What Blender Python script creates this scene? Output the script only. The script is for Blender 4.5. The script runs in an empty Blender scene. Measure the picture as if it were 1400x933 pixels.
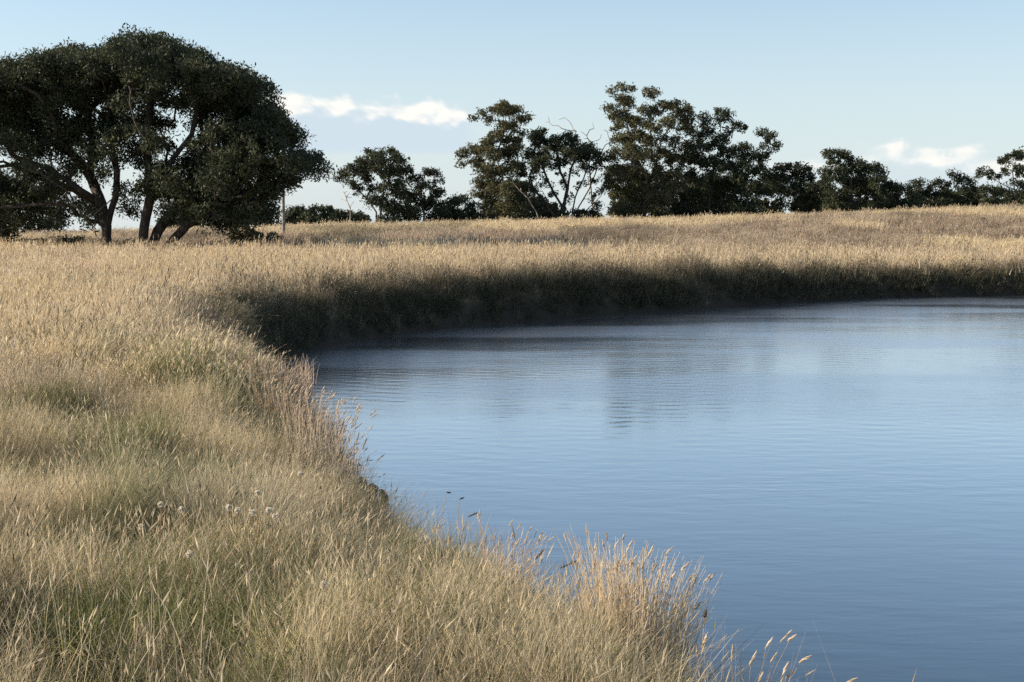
import bpy, math, random
import numpy as np
from mathutils import Vector

random.seed(7)
rng = np.random.default_rng(7)
R = math.radians
C = bpy.context.scene.collection
scene = bpy.context.scene

# ------------------------------------------------------------------ camera
EYE = 2.8
F = 1944.0                      # focal length in pixels of the 1400 px wide photograph
PITCH = math.atan(166.5 / F)
cam_d = bpy.data.cameras.new('camera')
cam_d.sensor_width = 36.0
cam_d.lens = 50.0
cam_d.clip_start = 0.1
cam_d.clip_end = 9000.0
cam = bpy.data.objects.new('camera', cam_d)
C.objects.link(cam)
cam.location = (0, 0, EYE)
cam.rotation_euler = (math.pi / 2 - PITCH, 0, 0)
scene.camera = cam

# ------------------------------------------------------------------ light
SUN_AZ = R(-88)                 # clockwise from +Y (view direction)
SUN_EL = R(25)
sun_d = bpy.data.lights.new('sun', 'SUN')
sun_d.energy = 5.0
sun_d.angle = R(0.5)
sun_d.color = (1.0, 0.86, 0.68)
sun = bpy.data.objects.new('sun', sun_d)
C.objects.link(sun)
sdir = Vector((math.sin(SUN_AZ) * math.cos(SUN_EL), math.cos(SUN_AZ) * math.cos(SUN_EL), math.sin(SUN_EL)))
sun.rotation_euler = sdir.to_track_quat('Z', 'Y').to_euler()
sun.location = (0, 0, 60)

scene.view_settings.view_transform = 'Standard'
scene.view_settings.look = 'None'
scene.view_settings.gamma = 1.0
scene.view_settings.use_curve_mapping = False
scene.view_settings.exposure = 0.75
scene.cycles.max_bounces = 6
scene.cycles.diffuse_bounces = 3
scene.cycles.glossy_bounces = 2
scene.cycles.transmission_bounces = 3
scene.cycles.use_denoising = False
scene.cycles.sample_clamp_indirect = 4.0

world = bpy.data.worlds.new('World')
scene.world = world
world.use_nodes = True


class NT:
    """small helper to write node trees"""
    def __init__(self, tree):
        self.t = tree
        tree.nodes.clear()

    def n(self, kind, **kw):
        nd = self.t.nodes.new(kind)
        for k, v in kw.items():
            setattr(nd, k, v)
        return nd

    def put(self, sock, v):
        if hasattr(v, 'is_output') or isinstance(v, bpy.types.NodeSocket):
            self.t.links.new(v, sock)
        elif isinstance(v, (tuple, list)) and len(v) == 3 and sock.type == 'RGBA':
            sock.default_value = (*v, 1)
        else:
            sock.default_value = v

    def m(self, op, a, b=0.0, c=None, clamp=False):
        nd = self.n('ShaderNodeMath', operation=op, use_clamp=clamp)
        self.put(nd.inputs[0], a)
        self.put(nd.inputs[1], b)
        if c is not None:
            self.put(nd.inputs[2], c)
        return nd.outputs[0]

    def mix(self, fac, a, b, blend='MIX'):
        nd = self.n('ShaderNodeMix', data_type='RGBA', blend_type=blend)
        self.put(nd.inputs[0], fac)
        self.put(nd.inputs[6], a)
        self.put(nd.inputs[7], b)
        return nd.outputs[2]

    def sstep(self, v, lo, hi, a=0.0, b=1.0):
        nd = self.n('ShaderNodeMapRange', interpolation_type='SMOOTHSTEP')
        self.put(nd.inputs['Value'], v)
        self.put(nd.inputs['From Min'], lo)
        self.put(nd.inputs['From Max'], hi)
        self.put(nd.inputs['To Min'], a)
        self.put(nd.inputs['To Max'], b)
        return nd.outputs[0]

    def noise(self, vec, scale, detail=3.0, rough=0.55, dist=0.0):
        nd = self.n('ShaderNodeTexNoise')
        self.put(nd.inputs['Vector'], vec)
        nd.inputs['Scale'].default_value = scale
        nd.inputs['Detail'].default_value = detail
        nd.inputs['Roughness'].default_value = rough
        nd.inputs['Distortion'].default_value = dist
        return nd.outputs[0]


SKY_STRENGTH = 0.10


def build_world():
    k = NT(world.node_tree)
    sky = k.n('ShaderNodeTexSky', sky_type='NISHITA')
    sky.sun_disc = False
    sky.sun_elevation = SUN_EL
    sky.sun_rotation = SUN_AZ
    sky.altitude = 300
    sky.air_density = 1.0
    sky.dust_density = 0.6
    sky.ozone_density = 1.6
    tc = k.n('ShaderNodeTexCoord')
    sep = k.n('ShaderNodeSeparateXYZ')
    k.t.links.new(tc.outputs['Generated'], sep.inputs[0])
    x, y, z = sep.outputs
    up = k.n('ShaderNodeCombineXYZ')
    k.put(up.inputs[0], x); k.put(up.inputs[1], y); k.put(up.inputs[2], k.m('MAXIMUM', z, 0.012))
    k.t.links.new(up.outputs[0], sky.inputs[0])
    az = k.m('ARCTAN2', x, y)
    el = k.m('ARCSINE', z)
    comb = k.n('ShaderNodeCombineXYZ')
    k.put(comb.inputs[0], az)
    k.put(comb.inputs[1], k.m('MULTIPLY', el, 1.7))
    v = comb.outputs[0]
    fine = k.noise(v, 55.0, 4.0, 0.55, 0.0)
    puff = k.noise(v, 27.0, 3.0, 0.55)
    inten = 0.8 / SKY_STRENGTH

    def cloud(col, az0, az1, soft, line, slope, thick, base, opac, wop):
        # a row of puffs along a line, with a pale grey-blue veil hanging below it
        span = k.m('MULTIPLY', k.sstep(az, az0 - soft, az0 + soft), k.sstep(az, az1 - soft, az1 + soft, 1.0, 0.0))
        tl = k.m('ADD', line, k.m('MULTIPLY', k.m('SUBTRACT', az, (az0 + az1) / 2), slope))
        d = k.m('SUBTRACT', el, tl)
        up = k.m('DIVIDE', k.m('ABSOLUTE', d), thick)
        nz = k.m('ADD', k.m('MULTIPLY', k.m('SUBTRACT', puff, 0.5), 2.8), k.m('MULTIPLY', k.m('SUBTRACT', fine, 0.5), 2.0))
        v_ = k.m('ADD', k.m('SUBTRACT', 1.0, up), nz)
        white = k.m('MULTIPLY', k.sstep(v_, 0.15, 0.95), span)
        white = k.m('MULTIPLY', white, k.sstep(up, 1.3, 1.9, 1.0, 0.0))
        veil = k.m('MULTIPLY', k.sstep(k.m('ADD', d, k.m('MULTIPLY', nz, -0.004)), -0.004, 0.004, 1.0, 0.0), k.sstep(el, base - 0.003, base + 0.003))
        veil = k.m('MULTIPLY', k.m('MULTIPLY', veil, span), opac)
        col = k.mix(veil, col, (0.48 * inten, 0.565 * inten, 0.635 * inten))
        lit = k.sstep(k.m('ADD', v_, k.m('MULTIPLY', k.m('SUBTRACT', fine, 0.5), 1.2)), 0.3, 1.5)
        tone = k.mix(lit, (0.62 * inten, 0.66 * inten, 0.68 * inten), (0.84 * inten, 0.80 * inten, 0.73 * inten))
        return k.mix(k.m('MULTIPLY', white, wop, clamp=True), col, tone)

    # warm the hue of the air a little towards the pale cyan of the photograph
    base = sky.outputs[0]
    lowpale = k.sstep(el, 0.0, 0.20, 0.75, 0.15)
    base = k.mix(lowpale, base, (0.50 * inten, 0.58 * inten, 0.64 * inten))
    c = cloud(base, -0.172, -0.028, 0.012, 0.0765, -0.07, 0.0105, 0.046, 0.85, 0.9)
    c = cloud(c, 0.245, 0.318, 0.014, 0.040, 0.0, 0.012, 0.014, 0.4, 0.75)
    c = cloud(c, 0.322, 0.60, 0.012, 0.040, 0.05, 0.012, 0.014, 0.4, 0.75)
    c = cloud(c, 0.165, 0.225, 0.018, 0.034, 0.0, 0.008, 0.014, 0.25, 0.5)
    bg = k.n('ShaderNodeBackground')
    k.put(bg.inputs[0], c)
    bg.inputs[1].default_value = SKY_STRENGTH
    out = k.n('ShaderNodeOutputWorld')
    k.t.links.new(bg.outputs[0], out.inputs[0])


build_world()

# ------------------------------------------------------------------ helpers
def smooth(a, b, v):
    t = np.clip((v - a) / (b - a), 0, 1)
    return t * t * (3 - 2 * t)


_tab = np.random.default_rng(3).random((256, 256))


def vnoise(x, y):
    xi = np.floor(x).astype(int); yi = np.floor(y).astype(int)
    fx = x - xi; fy = y - yi
    fx = fx * fx * (3 - 2 * fx); fy = fy * fy * (3 - 2 * fy)
    g = lambda i, j: _tab[(xi + i) % 256, (yi + j) % 256]
    return (g(0, 0) * (1 - fx) * (1 - fy) + g(1, 0) * fx * (1 - fy) + g(0, 1) * (1 - fx) * fy + g(1, 1) * fx * fy)


def fbm(x, y, s, o=3, off=0.0):
    x = np.asarray(x, float) / s + off; y = np.asarray(y, float) / s + off * 1.7
    t = 0; a = 0.5; tot = 0
    for _ in range(o):
        t = t + a * vnoise(x, y); tot += a
        x = x * 2.03 + 11.3; y = y * 2.03 + 5.1; a *= 0.5
    return t / tot


# shoreline of the pond, going round from the near bank
SHORE = np.array([
    (2.1, 4.0), (1.35, 5.2), (1.12, 6.0), (1.06, 6.7), (0.98, 7.3), (0.86, 7.9), (0.62, 8.5), (0.30, 9.1), (-0.10, 9.7),
    (-0.55, 10.4), (-0.98, 11.6), (-1.34, 13.0), (-1.90, 15.0), (-2.70, 17.5), (-3.35, 20.0), (-3.95, 22.5), (-4.35, 24.5), (-4.5, 25.6), (-4.75, 27.2), (-4.6, 28.6),
    (-4.2, 31.0), (-3.2, 33.6), (-1.9, 36.2), (0.0, 38.9), (2.8, 41.4), (5.6, 44.0), (9.9, 48.2), (13.0, 50.6), (18.7, 52.6),
    (26, 53.5), (36, 51.5), (43, 45), (46, 34), (43, 21), (34, 10), (22, 4), (12, 1.5), (6, 2.0)])


def chaikin(p, n=2):
    for _ in range(n):
        q = np.roll(p, -1, 0)
        p = np.stack([0.75 * p + 0.25 * q, 0.25 * p + 0.75 * q], 1).reshape(-1, 2)
    return p


POND = chaikin(SHORE, 3)
_d = np.random.default_rng(5)
POND = POND + _d.normal(0, 0.02, POND.shape)


def shore_dist(x, y):
    """signed distance to the shoreline: positive on land"""
    x = np.asarray(x, float); y = np.asarray(y, float)
    best = np.full(x.shape, 1e9); inside = np.zeros(x.shape, bool)
    a = POND; b = np.roll(POND, -1, 0)
    for (ax, ay), (bx, by) in zip(a, b):
        ex, ey = bx - ax, by - ay
        t = np.clip(((x - ax) * ex + (y - ay) * ey) / (ex * ex + ey * ey), 0, 1)
        d = (x - ax - t * ex) ** 2 + (y - ay - t * ey) ** 2
        best = np.minimum(best, d)
        c = ((ay > y) != (by > y)) & (x < (bx - ax) * (y - ay) / (by - ay + 1e-12) + ax)
        inside ^= c
    d = np.sqrt(best)
    return np.where(inside, -d, d)


CREST_PX = np.array([-400, 0, 200, 390, 450, 600, 700, 900, 1050, 1240, 1400, 1700, 2200])
CREST_PY = np.array([330, 322, 318, 313, 310, 307, 305, 302, 297, 291, 285, 280, 276])
CREST_D = 122.0
CREST_U = (CREST_PX - 700) / F
CREST_Z = EYE - (CREST_PY - 300) / F * CREST_D - 0.38


def ground(x, y, sd=None):
    x = np.asarray(x, float); y = np.asarray(y, float)
    if sd is None:
        sd = shore_dist(x, y)
    u = x / np.maximum(y, 12.0)
    u = np.clip(u, -0.8, 1.0)
    plateau = 1.02 - 0.30 * smooth(2, 18, x) * smooth(35, 50, y) - 0.10 * smooth(5, 8, y) * (1 - smooth(11, 16, y))
    cz = np.interp(u, CREST_U, CREST_Z)
    f = plateau + (cz - plateau) * smooth(46, 122, y) ** 1.15
    f = f + (fbm(x, y, 9, 3) - 0.5) * 0.22 * smooth(0, 20, sd) * (0.4 + 0.6 * smooth(20, 60, y)) + (fbm(x, y, 1.6, 3, 4.0) - 0.5) * 0.12
    fall = smooth(124, 900, y)
    f = f * (1 - fall) - 55 * fall
    w = 0.30 + 0.95 * (1 - smooth(9.5, 17, y)) * smooth(5.5, 8.0, y) + 0.3 * (1 - smooth(5.5, 8.0, y))
    w = w * (0.82 + 0.36 * fbm(x, y, 1.3, 2, 9.0))
    land = f * (1 - np.exp(-np.maximum(sd, 0) / w)) + 0.02 * np.minimum(np.maximum(sd, 0) * 4, 1)
    return np.where(sd > 0, land, np.maximum(-1.2, sd * 0.7))


def ray(px, py):
    u = (px - 700) / F; v = (466.5 - py) / F
    cp, sp = math.cos(PITCH), math.sin(PITCH)
    d = np.array([u, cp + v * sp, -sp + v * cp])
    return d


def at(px, py, Y):
    d = ray(px, py)
    return np.array([0, 0, EYE]) + d * (Y / d[1])


def on_ground(px, Y):
    x = (px - 700) / F * Y / math.cos(PITCH) * 1.0
    return np.array([x, Y, float(ground(x, Y))])


def make_mesh(name, verts, polys, mat=None, attrs=None, smooth_shade=False):
    """verts (n,3); polys list of (m,k) index arrays"""
    me = bpy.data.meshes.new(name)
    verts = np.ascontiguousarray(verts, dtype=np.float32)
    me.vertices.add(len(verts)); me.vertices.foreach_set('co', verts.ravel())
    if polys:
        idx = np.concatenate([p.ravel() for p in polys]).astype(np.int32)
        tot = np.concatenate([np.full(len(p), p.shape[1]) for p in polys]).astype(np.int32)
        st = np.concatenate([[0], np.cumsum(tot)[:-1]]).astype(np.int32)
        me.loops.add(len(idx)); me.loops.foreach_set('vertex_index', idx)
        me.polygons.add(len(tot)); me.polygons.foreach_set('loop_start', st)
        try:
            me.polygons.foreach_set('loop_total', tot)
        except Exception:
            pass
        me.polygons.foreach_set('use_smooth', np.full(len(tot), smooth_shade))
    me.update(calc_edges=True)
    for k, v in (attrs or {}).items():
        v = np.asarray(v)
        if v.ndim == 1:
            if v.dtype.kind == 'i':
                a = me.attributes.new(k, 'INT', 'POINT'); a.data.foreach_set('value', v.astype(np.int32))
            else:
                a = me.attributes.new(k, 'FLOAT', 'POINT'); a.data.foreach_set('value', v.astype(np.float32))
        else:
            a = me.attributes.new(k, 'FLOAT_VECTOR', 'POINT'); a.data.foreach_set('vector', v.astype(np.float32).ravel())
    if mat:
        me.materials.append(mat)
    return me


def link(name, me, parent=None, label=None, cat=None, group=None, kind=None, loc=None):
    o = bpy.data.objects.new(name, me)
    C.objects.link(o)
    if loc is not None:
        o.location = loc
    if parent:
        o.parent = parent
    if label: o['label'] = label
    if cat: o['category'] = cat
    if group: o['group'] = group
    if kind: o['kind'] = kind
    return o


def thing(name, label, cat, loc, group=None):
    return link(name, None, None, label, cat, group, None, tuple(float(v) for v in loc))


# ------------------------------------------------------------------ materials
def mat_new(name):
    m = bpy.data.materials.new(name)
    m.use_nodes = True
    return m, NT(m.node_tree)


def mat_ground():
    m, k = mat_new('soil_and_thatch')
    g = k.n('ShaderNodeNewGeometry')
    p = g.outputs['Position']
    sep = k.n('ShaderNodeSeparateXYZ'); k.t.links.new(p, sep.inputs[0])
    a = k.noise(p, 0.35, 4); b = k.noise(p, 6.0, 5, 0.65); c = k.noise(p, 45.0, 3)
    col = k.mix(k.sstep(b, 0.35, 0.7), (0.10, 0.078, 0.05), (0.24, 0.185, 0.115))
    col = k.mix(k.sstep(a, 0.45, 0.65), col, (0.12, 0.105, 0.055))
    wet = k.sstep(sep.outputs[2], 0.45, 0.85, 1.0, 0.0)
    col = k.mix(wet, col, (0.045, 0.038, 0.029))
    bs = k.n('ShaderNodeBsdfPrincipled')
    k.put(bs.inputs['Base Color'], col)
    bs.inputs['Roughness'].default_value = 0.95
    bs.inputs['Specular IOR Level'].default_value = 0.15
    bp = k.n('ShaderNodeBump'); bp.inputs['Strength'].default_value = 0.8; bp.inputs['Distance'].default_value = 0.05
    k.put(bp.inputs['Height'], k.m('ADD', b, k.m('MULTIPLY', c, 0.4)))
    k.put(bs.inputs['Normal'], bp.outputs[0])
    o = k.n('ShaderNodeOutputMaterial'); k.t.links.new(bs.outputs[0], o.inputs[0])
    return m


def mat_water():
    m, k = mat_new('pond_water')
    g = k.n('ShaderNodeNewGeometry'); p = g.outputs['Position']

    def vec(sx, sy, rot=0.0, off=0.0):
        mp = k.n('ShaderNodeMapping')
        k.put(mp.inputs[0], p)
        mp.inputs['Rotation'].default_value = (0, 0, rot)
        mp.inputs['Scale'].default_value = (sx, sy, 1)
        mp.inputs['Location'].default_value = (off, off, 0)
        return mp.outputs[0]
    n1 = k.noise(vec(1.1, 3.2, 0.15), 1.0, 3, 0.5)
    n2 = k.noise(vec(4.0, 11.0, -0.2, 3.0), 1.0, 2, 0.5)
    n3 = k.noise(vec(12.0, 26.0, 0.1, 7.0), 1.0, 2, 0.5)
    patch = k.sstep(k.noise(vec(0.09, 0.26, 0.3, 1.0), 1.0, 2), 0.36, 0.66, 0.35, 1.0)
    h = k.m('ADD', k.m('MULTIPLY', n1, 1.0), k.m('ADD', k.m('MULTIPLY', n2, 0.42), k.m('MULTIPLY', n3, 0.10)))
    bp = k.n('ShaderNodeBump')
    k.put(bp.inputs['Strength'], patch)
    bp.inputs['Distance'].default_value = 0.004
    k.put(bp.inputs['Height'], h)
    body = k.n('ShaderNodeBsdfDiffuse')
    body.inputs['Color'].default_value = (0.018, 0.044, 0.072, 1)
    gl = k.n('ShaderNodeBsdfGlossy')
    gl.inputs['Color'].default_value = (0.95, 0.97, 1.0, 1)
    sp = k.n('ShaderNodeSeparateXYZ'); k.t.links.new(p, sp.inputs[0])
    ruffle = k.sstep(sp.outputs[1], 12.0, 26.0, 0.06, 0.19)          # open water is ruffled by wind, the near water lies in the lee
    k.put(gl.inputs['Roughness'], k.m('MULTIPLY', ruffle, k.sstep(patch, 0.35, 1.0, 0.75, 1.1)))
    k.put(gl.inputs['Normal'], bp.outputs[0])
    lw = k.n('ShaderNodeLayerWeight'); lw.inputs['Blend'].default_value = 0.5
    k.put(lw.inputs['Normal'], bp.outputs[0])
    fac = k.sstep(lw.outputs['Facing'], 0.54, 0.97, 0.02, 0.97)
    mx = k.n('ShaderNodeMixShader'); k.put(mx.inputs[0], fac)
    k.t.links.new(body.outputs[0], mx.inputs[1]); k.t.links.new(gl.outputs[0], mx.inputs[2])
    o = k.n('ShaderNodeOutputMaterial'); k.t.links.new(mx.outputs[0], o.inputs[0])
    return m


def two_sided(k, col, transl, rough=0.6, spec=0.3):
    bs = k.n('ShaderNodeBsdfPrincipled')
    k.put(bs.inputs['Base Color'], col)
    bs.inputs['Roughness'].default_value = rough
    bs.inputs['Specular IOR Level'].default_value = spec
    tr = k.n('ShaderNodeBsdfTranslucent')
    k.put(tr.inputs['Color'], col)
    mx = k.n('ShaderNodeMixShader'); mx.inputs[0].default_value = transl
    k.t.links.new(bs.outputs[0], mx.inputs[1]); k.t.links.new(tr.outputs[0], mx.inputs[2])
    o = k.n('ShaderNodeOutputMaterial'); k.t.links.new(mx.outputs[0], o.inputs[0])


def attr(k, name, inst=False):
    a = k.n('ShaderNodeAttribute', attribute_name=name)
    a.attribute_type = 'INSTANCER' if inst else 'GEOMETRY'
    return a.outputs['Fac']


def mat_grass():
    """blade colours: straw, green and brown kinds, each blade its own tint"""
    m, k = mat_new('grass_blades')
    tint = attr(k, 'tint'); hgt = attr(k, 'hgt'); seed = attr(k, 'seedy')
    green = attr(k, 'green', True); brown = attr(k, 'brown', True); pale = attr(k, 'pale', True); sedge_shade = attr(k, 'sedge_shade', True)
    straw = k.mix(tint, (0.48, 0.375, 0.21), (0.90, 0.76, 0.51))
    gcol = k.mix(tint, (0.075, 0.10, 0.03), (0.36, 0.35, 0.14))
    bcol = k.mix(tint, (0.19, 0.135, 0.10), (0.47, 0.355, 0.265))
    gf = k.m('ADD', green, k.m('MULTIPLY', k.m('SUBTRACT', 0.45, hgt), 0.5))
    gf = k.sstep(k.m('SUBTRACT', gf, tint), -0.25, 0.2)
    gf = k.m('MULTIPLY', gf, k.m('SUBTRACT', 1.0, k.m('MULTIPLY', seed, 0.9)), clamp=True)
    col = k.mix(k.sstep(k.m('SUBTRACT', brown, tint), -0.2, 0.2), straw, bcol)
    col = k.mix(gf, col, gcol)
    col = k.mix(k.m('MULTIPLY', pale, k.sstep(hgt, 0.2, 0.9)), col, (0.85, 0.72, 0.54))
    col = k.mix(k.m('MULTIPLY', seed, 0.55), col, k.mix(tint, (0.42, 0.32, 0.21), (0.88, 0.78, 0.60)))
    col = k.mix(sedge_shade, col, k.mix(tint, (0.028, 0.034, 0.018), (0.11, 0.10, 0.06)))  # near-black plant tint, also standing in for shade on bank and in gaps
    two_sided(k, col, 0.45, 0.55, 0.3)
    return m


def mat_leaf(name, c1, c2, transl=0.25):
    m, k = mat_new(name)
    tint = attr(k, 'tint')
    g = k.n('ShaderNodeNewGeometry')
    big = k.noise(g.outputs['Position'], 0.5, 2)
    f = k.m('ADD', k.m('MULTIPLY', tint, 0.6), k.sstep(big, 0.35, 0.65, 0.0, 0.4))
    two_sided(k, k.mix(f, c1, c2), transl, 0.6, 0.18)
    return m


def mat_bark(name, c1, c2, scale=3.0):
    m, k = mat_new(name)
    tc = k.n('ShaderNodeNewGeometry')
    mp = k.n('ShaderNodeMapping'); k.put(mp.inputs[0], tc.outputs['Position'])
    mp.inputs['Scale'].default_value = (scale * 3, scale * 3, scale * 0.5)
    nz = k.noise(mp.outputs[0], 1.0, 5, 0.65)
    bs = k.n('ShaderNodeBsdfPrincipled')
    k.put(bs.inputs['Base Color'], k.mix(k.sstep(nz, 0.35, 0.65), c1, c2))
    bs.inputs['Roughness'].default_value = 0.9
    bs.inputs['Specular IOR Level'].default_value = 0.2
    bp = k.n('ShaderNodeBump'); bp.inputs['Strength'].default_value = 0.9; bp.inputs['Distance'].default_value = 0.05
    k.put(bp.inputs['Height'], nz); k.put(bs.inputs['Normal'], bp.outputs[0])
    o = k.n('ShaderNodeOutputMaterial'); k.t.links.new(bs.outputs[0], o.inputs[0])
    return m


def mat_plain(name, c1, c2, scale, rough=0.8, transl=None):
    m, k = mat_new(name)
    g = k.n('ShaderNodeNewGeometry')
    nz = k.noise(g.outputs['Position'], scale, 4, 0.6)
    col = k.mix(k.sstep(nz, 0.3, 0.7), c1, c2)
    if transl:
        two_sided(k, col, transl, rough)
    else:
        bs = k.n('ShaderNodeBsdfPrincipled')
        k.put(bs.inputs['Base Color'], col); bs.inputs['Roughness'].default_value = rough
        bp = k.n('ShaderNodeBump'); bp.inputs['Strength'].default_value = 0.7; bp.inputs['Distance'].default_value = 0.02
        k.put(bp.inputs['Height'], nz); k.put(bs.inputs['Normal'], bp.outputs[0])
        o = k.n('ShaderNodeOutputMaterial'); k.t.links.new(bs.outputs[0], o.inputs[0])
    return m


M_GROUND = mat_ground(); M_WATER = mat_water(); M_GRASS = mat_grass()
M_LEAF = mat_leaf('gum_leaves', (0.022, 0.031, 0.019), (0.085, 0.095, 0.05))
M_LEAF_OLIVE = mat_leaf('olive_leaves', (0.050, 0.055, 0.027), (0.15, 0.14, 0.07))
M_BARK = mat_bark('dark_bark', (0.035, 0.028, 0.022), (0.10, 0.08, 0.065))
M_BARK_PALE = mat_bark('pale_bark', (0.16, 0.13, 0.11), (0.42, 0.36, 0.30))
M_DEAD = mat_bark('dead_wood', (0.13, 0.105, 0.085), (0.27, 0.23, 0.19))
M_ROCK = mat_plain('wet_rock', (0.008, 0.007, 0.006), (0.030, 0.027, 0.024), 9.0, 0.6)
M_POLE = mat_plain('weathered_pole', (0.16, 0.14, 0.12), (0.30, 0.27, 0.24), 6.0, 0.85)
M_STRAW = mat_plain('straw_stems', (0.40, 0.29, 0.17), (0.66, 0.52, 0.34), 14.0, 0.6, 0.5)
M_PALESTEM = mat_plain('pale_stems', (0.60, 0.50, 0.34), (0.88, 0.76, 0.57), 14.0, 0.6, 0.4)
M_FLUFF = mat_plain('seed_fluff', (0.80, 0.74, 0.62), (0.92, 0.86, 0.75), 30.0, 0.8, 0.5)
M_PALEHEAD = mat_plain('pale_seed', (0.50, 0.40, 0.28), (0.78, 0.68, 0.54), 30.0, 0.7, 0.4)
M_PINK = mat_plain('rosy_straw', (0.50, 0.35, 0.24), (0.74, 0.57, 0.42), 14.0, 0.6, 0.35)
M_DARKHEAD = mat_plain('dark_seed', (0.045, 0.035, 0.028), (0.13, 0.10, 0.075), 30.0, 0.8, 0.15)

# ------------------------------------------------------------------ terrain and water
def axis(parts):
    out = []
    for a, b, n in parts:
        out.append(np.linspace(a, b, n, endpoint=False))
    out.append([parts[-1][1]])
    return np.concatenate(out)


xs = axis([(-6000, -400, 14), (-400, -80, 20), (-80, -22, 60), (-22, -6, 80), (-6, 4, 110), (4, 24, 110), (24, 60, 60), (60, 400, 34), (400, 6000, 14)])
ys = axis([(-400, -10, 14), (-10, 3, 20), (3, 16, 120), (16, 56, 230), (56, 130, 110), (130, 440, 40), (440, 7000, 16)])
GX, GY = np.meshgrid(xs, ys)
gz = ground(GX.ravel(), GY.ravel())
nx, ny = len(xs), len(ys)
ii = np.arange(nx * ny).reshape(ny, nx)
quads = np.stack([ii[:-1, :-1], ii[:-1, 1:], ii[1:, 1:], ii[1:, :-1]], -1).reshape(-1, 4)
link('ground', make_mesh('ground', np.stack([GX.ravel(), GY.ravel(), gz], 1), [quads], M_GROUND, smooth_shade=True), kind='structure')

wx = np.arange(-7, 27, 0.075); wx = np.concatenate([wx, np.arange(27, 50, 0.5)])
wy = np.concatenate([np.arange(0, 5, 0.25), np.arange(5, 56, 0.055)])
WX, WY = np.meshgrid(wx, wy)
X_, Y_ = WX.ravel(), WY.ravel()
wz = np.zeros(len(X_))
wr = np.random.default_rng(12)
for i in range(60):
    lam = 0.17 * (0.55 / 0.17) ** wr.random()
    th = wr.normal(0, 0.55)
    kx, ky = math.sin(th) * 2 * math.pi / lam, math.cos(th) * 2 * math.pi / lam
    wz += (lam / (2 * math.pi)) * 0.0085 * np.sin(kx * X_ + ky * Y_ + wr.uniform(0, 6.28) + 1.2 * fbm(X_, Y_, 3.0, 2, i * 1.3))
amp = 0.10 + 0.90 * smooth(9, 34, Y_) * (0.45 + 0.55 * smooth(0.38, 0.62, fbm(X_ * 0.5, Y_, 6.0, 3, 2.0)))
wz *= amp * 0.5
jj = np.arange(len(X_)).reshape(len(wy), len(wx))
wq = np.stack([jj[:-1, :-1], jj[:-1, 1:], jj[1:, 1:], jj[1:, :-1]], -1).reshape(-1, 4)
# keep only cells touching the pond
cc = np.stack([X_[wq].mean(1), Y_[wq].mean(1)], 1)
wq = wq[shore_dist(cc[:, 0], cc[:, 1]) < 0.7]
used, inv = np.unique(wq.ravel(), return_inverse=True)
link('water', make_mesh('water', np.stack([X_, Y_, wz], 1)[used], [inv.reshape(-1, 4)], M_WATER, smooth_shade=True), kind='structure')

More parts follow.
